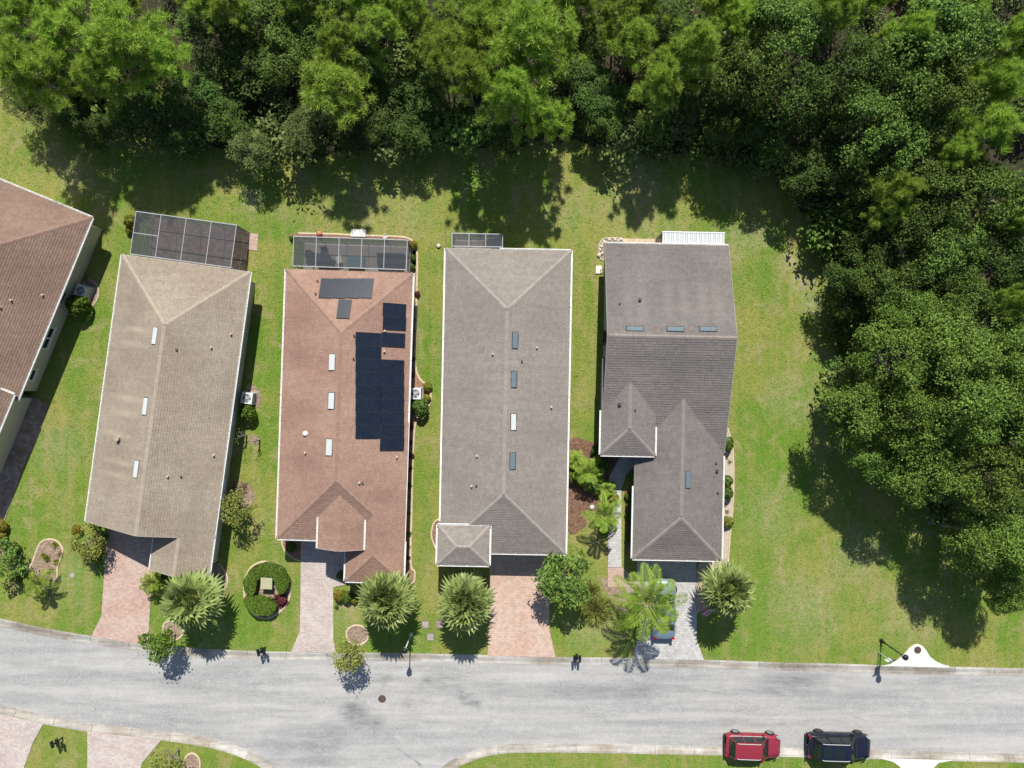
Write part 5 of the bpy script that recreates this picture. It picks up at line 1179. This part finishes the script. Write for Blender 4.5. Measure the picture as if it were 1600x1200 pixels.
for k in range(4):
    rg = np.random.default_rng(300 + k); cr, C = broad_crown('foliage', rg, ['leaf_b', 'leaf_a', 'leaf_b', 'leaf_c'][k], rad=1.0, zc=.85, zr=.75, lobes=12, per=120, ll=.2, lw=.12, lr=(.35, .6))
    shp.append((limbs_mesh(C, rg, .3, 'core', 'stems', .03, 1, .8), cr, ['dark', 'green', 'dark', 'pale'][k]))
def tree_dist(x, y): return min([9] + [math.hypot(x - t.x, y - t.y) for t in bases])
ub = []; tries = 0
while len(ub) < 190 and tries < 20000:
    tries += 1; px = random.uniform(-30, 1640); py = random.uniform(-70, 960); p = G(px, py)
    if not inside(p, wood): continue
    if min([9] + [math.hypot(p.x - q[0], p.y - q[1]) for q in ub]) < 1.6: continue
    ub.append((p.x, p.y, px, py))
    k = random.randrange(4); sc = random.uniform(.9, 1.6)
    t = thing('understorey_shrub', f'leafy understorey shrub low between trunks {zone(px, py)}', 'shrub', (p.x, p.y, 0), random.uniform(0, 6.28), f'understorey shrubs {zone(px, py)}'); t.scale = (sc, sc, sc * random.uniform(.8, 1.3))
    link('stems', shp[k][0], t); link('foliage', shp[k][1], t)
ej = 0
for i in range(0, len(lt), 2):
    x, y = lt[i]
    if not -37 < x < 37: continue
    ej += 1; k = random.choice((0, 1, 3, 3, 1)); sc = random.uniform(.9, 2.0); px = 800 + x * F / H; py = 600 - y * F / H
    t = thing('edge_shrub', f'{shp[k][2]} bush at lawn edge {zone(px, py)}, bush {ORD[0]}', 'shrub', (x + random.uniform(-.6, .6), y + random.uniform(-.4, 1.2), 0), random.uniform(0, 6.28)); t.scale = (sc, sc, sc * random.uniform(.8, 1.2)); t['zk'] = zone(px, py) + shp[k][2]; t['px'] = px
    link('stems', shp[k][0], t); link('foliage', shp[k][1], t)
eg = {}
for t in [o for o in bpy.data.objects if o.name.startswith('edge_shrub')]: eg.setdefault(t['zk'], []).append(t)
for z, l in eg.items():
    l.sort(key=lambda t: t['px'])
    for i, t in enumerate(l):
        t['label'] = t['label'].split(', bush')[0] + (f', {ORD[i]} from left' if len(l) > 1 else ''); t['group'] = 'bushes along the edge of the wood'; del t['zk']; del t['px']
# low scrub and fern along the edge of the wood, nobody could count it
rg = np.random.default_rng(5); Vs = []
for i in range(900):
    s = rg.uniform(0, len(lt) - 1.01); j = int(s); f = s - j; x = lt[j][0] * (1 - f) + lt[j + 1][0] * f + rg.normal() * .9; y = lt[j][1] * (1 - f) + lt[j + 1][1] * f + rg.normal() * .6 + .5
    if not inside((x, y), wood): continue
    n = 34; d = sphere(n, rg, .05); r = rg.uniform(.15, .5); Vs.append(leaves(np.array([x, y, .05]) + d * r * np.array([1, 1, .8]), d * .4 + rg.normal(size=d.shape) * .5 + np.array([0, 0, .5]), .17, .07, rg))
stuff(link('edge_scrub', mesh_np('edge_scrub', np.concatenate(Vs), 4, 'leaf_c')))

# ------------------------------------------------------------------ grass blades standing in the lawn (stuff)
def in_poly_np(X, Y, poly):
    r = np.zeros(len(X), bool); n = len(poly)
    for i in range(n):
        x1, y1 = poly[i][:2]; x2, y2 = poly[(i + 1) % n][:2]
        if y1 == y2: continue
        c = ((y1 > Y) != (y2 > Y)) & (X < (x2 - x1) * (Y - y1) / (y2 - y1) + x1); r ^= c
    return r
rg = np.random.default_rng(77); n = 170000
X = rg.uniform(-41, 41, n); Y = rg.uniform(-31, 27, n)
ok = in_poly_np(X, Y, lawn_n) | in_poly_np(X, Y, sl + [(sl[-1][0], -B), (-B, -B), (-B, sl[0][1])]) | in_poly_np(X, Y, sr + [(B, sr[-1][1]), (B, -B), (sr[0][0], -B)])
for poly in NOGRASS: ok &= ~in_poly_np(X, Y, poly)
ok &= ~in_poly_np(X, Y, wood); X, Y = X[ok], Y[ok]; n = len(X)
a = rg.uniform(0, 6.283, n); h = rg.uniform(.03, .075, n); lean = rg.uniform(.03, .14, n); w = rg.uniform(.02, .05, n)
Pn = np.stack([X, Y, np.zeros(n) - .005], 1); dx = np.stack([np.cos(a), np.sin(a), 0 * a], 1); sx = np.stack([-np.sin(a), np.cos(a), 0 * a], 1)
Vg = np.stack([Pn - sx * w[:, None], Pn + sx * w[:, None], Pn + dx * lean[:, None] + np.array([0, 0, 1.0]) * h[:, None]], 1).reshape(-1, 3)
stuff(link('grass_blades', mesh_np('grass_blades', Vg, 3, 'lawn')))

# ------------------------------------------------------------------ palms and garden plants
def fan_palm_meshes(seed, nf=46, R_=2.1, th=2.4):
    rg = np.random.default_rng(seed); V = []; st = MB()
    for k in range(nf):
        f = k / nf; a = k * 2.39996; el = math.radians(78 - 92 * f + rg.uniform(-8, 8)); d = np.array([math.cos(a) * math.cos(el), math.sin(a) * math.cos(el), math.sin(el)])
        L = R_ * rg.uniform(.42, .58); s = np.array([0, 0, th]); e = s + d * L; st.tube([tuple(s), tuple(e)], [.022, .014], 4, False)
        side = unit(np.cross(d, [0, 0, 1.0])); upv = np.cross(side, d); nl = 13
        for j in range(nl):
            b = (j / (nl - 1) - .5) * 3.7; dr = d * math.cos(b) + side * math.sin(b) + upv * .10 * abs(b); dr = unit(dr); ln = R_ * .50 * (1 - .10 * abs(b)) * rg.uniform(.85, 1.1); w = .175
            ws = unit(np.cross(dr, upv)) * w / 2; p0 = e; p1 = e + dr * ln * .55 - np.array([0, 0, .03]); p2 = e + dr * ln - np.array([0, 0, ln * rg.uniform(.10, .42)])
            V += [p0, p1 - ws, p2, p1 + ws]
    D = []
    for k in range(9):
        a = rg.uniform(0, 6.28); d = np.array([math.cos(a), math.sin(a), -rg.uniform(.35, .9)]); d = unit(d); e = np.array([0, 0, th]) + d * R_ * .45; side = unit(np.cross(d, [0, 0, 1.0]))
        for j in range(11):
            b = (j / 10 - .5) * 2.6; dr = unit(d * math.cos(b) + side * math.sin(b)); ws = unit(np.cross(dr, side + d * .3)) * .05; ln = R_ * rg.uniform(.35, .52); D += [e, e + dr * ln * .5 - ws, e + dr * ln - np.array([0, 0, ln * .4]), e + dr * ln * .5 + ws]
    dead = mesh_np('dead_fronds', np.array(D), 4, 'straw')
    o = st.build('fronds', 'rachis'); sm = o.data; bpy.data.objects.remove(o)
    tr = MB(); tr.tube([(0, 0, -.1), (0, 0, .2), (0, 0, th * .6), (0, 0, th + .05)], [.24, .19, .16, .2], 10); 
    for z in np.arange(.3, th, .16): tr.lathe([(.17, 0), (.20, .05), (.17, .1)], (0, 0, z), 10)
    o = tr.build('trunk', 'bark_palm'); tm = o.data; bpy.data.objects.remove(o)
    return tm, sm, mesh_np('fan_leaves', np.array(V), 4, 'fan'), dead
def put(name, label, cat, px, py, z, parts, s=1.0, rz=0.0, group=None, sz=None):
    c = G(px, py, z); t = thing(name, label, cat, (c.x, c.y, 0), rz, group); t.scale = (s, s, sz or s)
    for n_, me in parts: link(n_, me, t)
    return t
fp = [fan_palm_meshes(400 + k, R_=2.2, nf=[50, 56, 48][k]) for k in range(3)]
FN = ('trunk', 'petioles', 'leaf_fans', 'dead_fronds')
for px, py, k, s, lb in ((301, 936, 0, 1.12, 'round fan palm in front of the tan house with its shadow on the lawn'), (605, 935, 1, 1.10, 'round fan palm at the front corner of the solar house'), (727, 940, 2, 1.07, 'round fan palm in front of the raised porch of the long grey house'), (1136, 920, 1, 1.0, 'fan palm with pale blades right of the grey driveway')):
    put('fan_palm', lb, 'palm', px, py, 3.2, list(zip(FN, fp[k])), s, px * .7, 'round fan palms along the front gardens', 1.30)
def feather_meshes(seed, nf=14, L=2.6, th=3.8, droop=.8, lw=.07, ll=.6, mat='pinnate', elmax=62, tr_r=.13, el0=-12):
    rg = np.random.default_rng(seed); V = []; st = MB()
    for k in range(nf):
        a = k * 2.39996 + rg.uniform(-.2, .2); el = math.radians(elmax - (elmax - el0) * (k / max(nf - 1, 1)) + rg.uniform(-6, 6)); Lk = L * rg.uniform(.85, 1.1)
        h = np.array([math.cos(a), math.sin(a), 0]); pts = []; n = 14
        for i in range(n + 1):
            u = i / n; pts.append(np.array([0, 0, th]) + h * Lk * u * math.cos(el) * (1 - .12 * u) + np.array([0, 0, Lk * (math.sin(el) * u - droop * .55 * u * u)]))
        st.tube([tuple(p) for p in pts], [.030 * (1 - .8 * i / n) + .004 for i in range(n + 1)], 5, False)
        m_ = 25
        for j in range(m_):
            u = .10 + .9 * j / (m_ - 1); q = u * n; i = min(int(q), n - 1); p = pts[i] + (pts[i + 1] - pts[i]) * (q - i); d = unit(pts[i + 1] - pts[i]); side = unit(np.cross(d, [0, 0, 1.0])); upv = np.cross(side, d)
            for s in (-1, 1):
                ln = ll * (math.sin(math.pi * min(u * .85 + .18, 1)) ** .6) * rg.uniform(.85, 1.1); dr = unit(side * s * .85 + d * .55 + upv * rg.uniform(.1, .45)); ws = unit(np.cross(dr, upv)) * lw / 2
                p1 = p + dr * ln * .5; p2 = p + dr * ln - np.array([0, 0, ln * .3]); V += [p, p1 - ws, p2, p1 + ws]
    o = st.build('fronds', 'rachis'); sm = o.data; bpy.data.objects.remove(o)
    tr = MB(); tr.tube([(0, 0, -.1), (0, 0, .25), (0, 0, th * .6), (0, 0, th * .85), (0, 0, th + .02)], [tr_r * 1.6, tr_r * 1.15, tr_r, tr_r * 1.1, tr_r * .7], 10); tr.sm = True
    o = tr.build('trunk', 'bark_palm'); tm = o.data; bpy.data.objects.remove(o)
    return tm, sm, mesh_np('frond_leaflets', np.array(V), 4, mat)
FP = ('trunk', 'frond_stems', 'frond_leaflets')
big = feather_meshes(500, 18, 3.5, 4.4, .85, .085, .78); mid = feather_meshes(501, 15, 1.7, 1.5, .9, .05, .42, el0=-5); low = feather_meshes(502, 20, 1.25, .9, 1.0, .045, .34, el0=0, tr_r=.08); ar = feather_meshes(503, 11, 2.0, 2.6, .7, .06, .5, tr_r=.09)
put('feather_palm', 'tall feather palm whose long fronds cover the car on the grey driveway', 'palm', 1013, 944, 4.6, list(zip(FP, big)), 1.0, .3)
put('feather_palm', 'slender feather palm with arching fronds beside the grey walkway', 'palm', 944, 806, 2.7, list(zip(FP, ar)), 1.0, 1.2)
put('feather_palm', 'bushy low palm over the mulch bed by the long grey house', 'palm', 921, 738, 1.7, list(zip(FP, mid)), 1.0, 2.0)
put('feather_palm', 'small palm above the reddish mulch right of the grey gutter', 'palm', 900, 722, 1.2, list(zip(FP, low)), .9, .5)
put('feather_palm', 'small palm touching the front of the slate house walkway', 'palm', 949, 766, 1.2, list(zip(FP, low)), .8, 1.5)
put('feather_palm', 'shaggy palm at the foot of the kidney shaped bed', 'palm', 55, 915, 1.8, list(zip(FP, mid)), .95, .9)
put('feather_palm', 'small feathery palm between pink driveway and tan house wing', 'palm', 236, 912, 1.3, list(zip(FP, mid)), .78, 2.6)
def bush_meshes(seed, mat, rad=.5, zc=.42, zr=.4, n=900, ll=.11, lw=.07, lumps=8, shell=.8):
    rg = np.random.default_rng(seed); d = sphere(n, rg, -.5); r = rg.uniform(shell, 1.0, len(d)); a = np.arctan2(d[:, 1], d[:, 0])
    r *= 1 + .08 * np.sin(a * 3 + seed) + .06 * np.sin(a * 5 + d[:, 2] * 4 + seed * 2)
    P = d * r[:, None] * np.array([rad, rad, zr]) + np.array([0, 0, zc]); V = leaves(P, d * .7 + rg.normal(size=d.shape) * .4, ll, lw, rg)
    st = MB()
    for q in d[::max(1, n // 30)]: st.tube([(0, 0, 0), tuple(q * np.array([rad, rad, zr]) * .8 + np.array([0, 0, zc]))], [.018, .008], 4, False)
    o = st.build('stems', 'core'); sm = o.data; bpy.data.objects.remove(o)
    return ('stems', sm), ('foliage', mesh_np('foliage', V, 4, mat))
bs = {k: bush_meshes(600 + i, k, n=1100) for i, k in enumerate(('hedge', 'lime', 'yellow', 'redleaf', 'leaf_a'))}
sparse = bush_meshes(620, 'lime', n=260, shell=.4, ll=.14, lw=.05)
spiky = {}
for i, k in enumerate(('lime', 'straw', 'redleaf', 'hedge', 'yellow')):
    rg = np.random.default_rng(640 + i); n = 110; d = sphere(n, rg, .05); P = np.zeros_like(d) + np.array([0, 0, .05]); s = unit(np.cross(d, rg.normal(size=d.shape))) * .018; L = rg.uniform(.35, .55, n)[:, None]
    V = np.stack([P, P + d * L * .55 - s, P + d * L - np.array([0, 0, .12]), P + d * L * .55 + s], 1).reshape(-1, 3); spiky[k] = (('blades', mesh_np('blades', V, 4, k)),)
def bush(kind, px, py, s, lb, sz=None, grp=None, z=.4, name='shrub'): return put(name, lb, 'shrub', px, py, z * s, bs[kind], s, random.uniform(0, 6), grp, sz)
bush('hedge', 124, 478, 1.7, 'clipped round shrub below the air conditioner of the brown house', 1.9)
bush('hedge', 389, 646, 1.25, 'clipped round shrub below the air conditioner of the tan house', 1.5)
bush('leaf_a', 657, 637, 1.35, 'round dark shrub below the air conditioner of the solar house', 1.6)
bush('lime', 668, 604, .7, 'yellow green shrub above the air conditioner of the solar house')
bush('lime', 667, 622, .6, 'yellow green shrub right of the air conditioner of the solar house')
bush('yellow', 530, 930, .9, 'golden yellow shrub beside the rose grey driveway')
bush('hedge', 542, 932, .95, 'round green shrub touching the golden yellow shrub')
bush('lime', 553, 937, .6, 'small lime shrub left of the fan palm of the solar house')
bush('leaf_a', 526, 948, .3, 'tiny dark shrub at the edge of the rose grey driveway')
bush('leaf_a', 533, 899, .7, 'dark shrub at the corner of the solar house front wing')
bush('hedge', 1135, 693, 1.1, 'clipped dome shrub in the gravel bed, nearest the back', 1.2); bush('hedge', 1134, 752, 1.0, 'clipped shrub in the gravel bed, upper half of the long pair', 1.2); bush('hedge', 1134, 769, 1.1, 'clipped shrub in the gravel bed, lower half of the long pair', 1.2)
bush('lime', 1138, 815, .85, 'lime leaved shrub at the narrow end of the gravel bed')
bush('yellow', 1.5, 822, 1.0, 'golden shrub at the left edge beside the paver walk'); bush('yellow', 2, 838, .8, 'small golden shrub at the left edge below the larger one')
for i, (px, py, s) in enumerate(((983, 776, .7), (984, 790, .6), (983, 806, .65), (984, 824, .7), (983, 842, .65), (990, 762, .6))): bush('leaf_a' if i % 2 else 'hedge', px, py, s, f'low shrub in the strip between grey walkway and slate house, {ORD[i]} in the list'.replace('first in the list', 'topmost').replace('second in the list', 'second from top').replace('third in the list', 'third from top').replace('fourth in the list', 'fourth from top').replace('fifth in the list', 'lowest').replace('sixth in the list', 'by the gutter'), None, 'low shrubs beside the grey walkway')
bush('leaf_a', 992, 745, 1.1, 'dark shrub in the shaded entry corner of the slate house')
bush('hedge', 890, 745, 1.0, 'dark green shrub against the wall of the long grey house'); bush('lime', 951, 790, .8, 'bright lime shrub left of the grey walkway'); bush('lime', 955, 812, .7, 'lime shrub lower down on the left of the walkway')
bush('redleaf', 441, 938, .7, 'dark red leaved shrub inside the ring shaped hedge', .7); bush('redleaf', 388, 936, .55, 'red brown flowers on the left of the ring shaped hedge', .9)
bush('redleaf', 652, 459, .45, 'reddish shrub beside the right gutter of the solar house'); bush('redleaf', 644, 712, .35, 'tiny red shrub low beside the right gutter of the solar house')
bush('yellow', 645, 383, .7, 'yellow green shrub at the rounded corner of the long screen enclosure'); bush('hedge', 645, 403, .5, 'green shrub beside the right end of the long screen enclosure'); bush('hedge', 645, 418, .45, 'small green shrub at the solar house back corner')
bush('lime', 205, 346, .9, 'pale green shrub at the upper left corner of the wide screen enclosure', 1.2); bush('lime', 202, 360, .6, 'small pale shrub left of the wide screen enclosure')
bush('hedge', 456, 372, .4, 'tiny yellow green shrub at the left end of the long screen enclosure')
bush('hedge', 455, 855, .8, 'dark shrub in the small front bed of the solar house')
bush('leaf_a', 500, 404, .6, 'potted plant at the left end of the long screen enclosure', .9)
bush('leaf_a', 484, 398, .7, 'leafy plant inside the left bay of the long screen enclosure', 1.0)
for i, (px, py, k, s, lb) in enumerate(((935, 705, 'hedge', 1.1, 'green shrub at the top right of the reddish mulch bed'), (930, 760, 'leaf_a', 1.2, 'dark shrub under the bushy palm in the mulch bed'), (908, 752, 'hedge', .9, 'green shrub left of the bushy palm in the mulch bed'), (940, 728, 'leaf_a', 1.1, 'dark shrub between bushy palm and shaded entry'), (958, 778, 'lime', .9, 'lime shrub on the upper left of the sunny grey walkway'), (944, 826, 'hedge', .9, 'green shrub below the slender feather palm'), (120, 828, 'yellow', .8, 'golden shrub at the left front corner of the tan house'), (150, 868, 'leaf_a', 1.0, 'dark green shrub left of the upper pink driveway'), (160, 838, 'leaf_a', .9, 'dark shrub tucked under the front eave of the tan house'), (252, 900, 'hedge', .9, 'green shrub below the tan house wing beside the fan palm'), (330, 910, 'hedge', .7, 'small shrub in the front bed right of the fan palm'), (20, 858, 'leaf_a', 1.1, 'dark shrub near the left edge above the shaggy palm'), (30, 900, 'hedge', 1.0, 'green shrub left of the shaggy palm'), (1120, 898, 'lime', .8, 'lime shrub under the right fan palm'), (620, 912, 'hedge', .7, 'small shrub below the front gutter of the solar house'))): bush(k, px, py, s, lb)
def tuft(kind, px, py, s, lb, grp=None): return put('grass_tuft', lb, 'plant', px, py, .2, spiky[kind], s, random.uniform(0, 6), grp)
for px, py, k in ((84, 851, 'lime'), (92, 866, 'straw'), (86, 878, 'lime'), (72, 874, 'hedge'), (78, 892, 'straw'), (66, 868, 'lime')): tuft(k, px, py, .8, 'small grassy tuft in the kidney shaped bed', 'grassy tufts in the kidney shaped bed')
for px, py in ((434, 934), (440, 930), (445, 940), (437, 945), (430, 938)): tuft('redleaf', px, py, .9, 'reddish strap leaved plant in the opening of the ring shaped hedge', 'reddish strap plants in the ring shaped hedge')
for i in range(18):
    py = 470 + i * 24 + random.uniform(-6, 6)
    if 590 < py < 660: continue
    px = 645 - (py - 470) * .018; tuft(random.choice(('hedge', 'lime', 'redleaf')), px, py, random.uniform(.5, .8), f'low strappy plant along the right wall of the solar house, {ORD[i]} from the back', 'plants in the narrow side bed of the solar house')
for i, (px, py) in enumerate(((1136, 715), (1141, 722), (1133, 790), (1137, 800))): tuft('straw', px, py, .5, f'dry little plant in the gravel bed of the slate house, {ORD[i]} from the back', 'dry plants in the gravel bed')
for px, py, k, w in ((372, 770, 'straw', 'middle'), (366, 762, 'straw', 'left'), (378, 762, 'straw', 'right')): tuft(k, px, py, 1.4, f'{w} clump of dry ornamental grass above the yellow green tree beside the tan house', 'dry ornamental grass beside the tan house')
for px, py, k, w in ((1323, 505, 'yellow', 'middle'), (1318, 540, 'yellow', 'lowest'), (1305, 470, 'lime', 'uppermost')): tuft(k, px, py, 2.4, f'{w} yellowish palmetto clump at the edge of the right wood', 'palmetto clumps at the right wood edge')
rg = np.random.default_rng(660); n = 1500; d = sphere(n, rg, .02); s_ = unit(np.cross(d, rg.normal(size=d.shape))) * .02; L_ = rg.uniform(.7, 1.3, n)[:, None]; P0 = rg.normal(size=(n, 3)) * np.array([.16, .16, 0]) + np.array([0, 0, .03])
V = np.stack([P0, P0 + d * L_ * .55 + np.array([0, 0, .15]) - s_, P0 + d * L_ * np.array([1, 1, .55]), P0 + d * L_ * .55 + np.array([0, 0, .15]) + s_], 1).reshape(-1, 3)
put('ornamental_grass', 'large olive mound of fountain grass left of the tall feather palm', 'plant', 931, 955, .5, (('blades', mesh_np('blades', V, 4, 'olive')),), 1.1)
put('ornamental_grass', 'smaller olive mound of fountain grass above the larger one', 'plant', 925, 925, .4, (('blades', bpy.data.meshes['blades' if False else [m.name for m in bpy.data.meshes if m.name.startswith('blades')][-1]]),), .7, 1.0)
# ring shaped hedge
def hedge_ring(label, cx, cy, r, wid, a0, a1, hgt, n, seed):
    rg = np.random.default_rng(seed); c = G(cx, cy, hgt * .8); t = thing('hedge', label, 'hedge', (c.x, c.y, 0), 0)
    a = rg.uniform(a0, a1, n); v = rg.uniform(-1, 1, n); e = np.minimum(1, np.minimum(a - a0, a1 - a) * r / (wid * .5)).clip(0) ** .5
    face = rg.uniform(size=n) < .62; x = np.where(face, v, np.sign(v)) * wid / 2 * e * (1 + .08 * np.sin(a * 9)); z = np.where(face, hgt * (1 - .10 * v ** 4) + rg.normal(size=n) * .03, rg.uniform(.05, hgt, n))
    rad = np.stack([np.cos(a), np.sin(a), np.zeros(n)], 1); P = rad * (r + x)[:, None] + np.stack([0 * a, 0 * a, z], 1)
    N = np.where(face[:, None], np.array([0, 0, 1.0]), rad * np.sign(v)[:, None]) + rg.normal(size=(n, 3)) * .4
    link('foliage', mesh_np('foliage', leaves(P, N, .12, .075, rg), 4, 'hedge'), t)
    st = MB()
    for k in np.arange(a0 + .15, a1 - .1, .12): st.tube([(math.cos(k) * r, math.sin(k) * r, 0), (math.cos(k + .04) * (r + .15), math.sin(k) * (r + .1), hgt * .9)], [.03, .012], 5, False)
    st.build('stems', 'core', t)
    return t
hedge_ring('clipped green hedge forming the upper part of the ring around the olive cabinet', 416, 915, 1.22, .95, math.radians(-28), math.radians(215), .75, 8000, 41)
hedge_ring('fat clipped hedge clump closing the lower left of the hedge ring', 414, 920, 1.42, 1.25, math.radians(205), math.radians(305), .8, 4800, 42)
# small garden trees
def garden_tree(label, px, py, rpx, h, mat, seed, lobes=16, per=150, ll=.15, lw=.09, lr=(.3, .55), name='garden_tree', zr=.8):
    rg = np.random.default_rng(seed); r = rpx * (H - h) / F; cr, C = broad_crown('crown', rg, mat, rad=r, zc=h, zr=zr, lobes=lobes, per=per, ll=ll, lw=lw, lr=lr); c = G(px, py, h)
    t = thing(name, label, 'tree', (c.x, c.y, 0)); link('crown', cr, t); link('limbs', limbs_mesh(C, rg, h * .6, 'bark_oak', r0=.035, every=1), t); link('trunk', trunk_mesh(h * .75, .06, 'bark_oak', rg, .1), t); return t
garden_tree('small round street tree leaning over the kerb right of the pink driveway', 250, 1008, 25, 2.4, 'hedge', 701, 22, 260, .17, .12)
garden_tree('thin olive brown street tree overhanging the kerb by the east tree ring', 545, 1024, 27, 2.6, 'olive', 702, 34, 150, .17, .09, (.3, .55), zr=1.0)
garden_tree('yellow green small tree beside the right wall of the tan house', 369, 796, 25, 2.2, 'olive', 703, 18, 230, .17, .09)
garden_tree('mixed olive shrub tree at the left front corner of the tan house', 141, 846, 30, 1.5, 'olive', 704, 26, 200, .19, .10, zr=.7)
garden_tree('dark glossy garden tree with drooping leaves right of the peach driveway', 882, 902, 42, 2.8, 'leaf_a', 705, 26, 130, .40, .13, (.35, .75), zr=1.2)
garden_tree('dark leafy shrub tree cut by the left edge of the photo', 8, 876, 32, 1.8, 'leaf_a', 706, 20, 170, .2, .13, zr=.8)
garden_tree('spindly sapling in its own mulch patch right of the tan house', 395, 690, 9, 1.5, 'leaf_b', 707, 5, 40, .14, .07, (.15, .25), zr=.4)
garden_tree('bushy garden shrub tree at the bottom edge by the lower tree ring', 262, 1190, 30, 1.8, 'olive', 708, 20, 140, .18, .09, zr=.7)
garden_tree('sparse young tree at the right of the tan house wall', 373, 683, 10, 1.6, 'leaf_c', 709, 5, 40, .14, .06, (.15, .3), zr=.4)
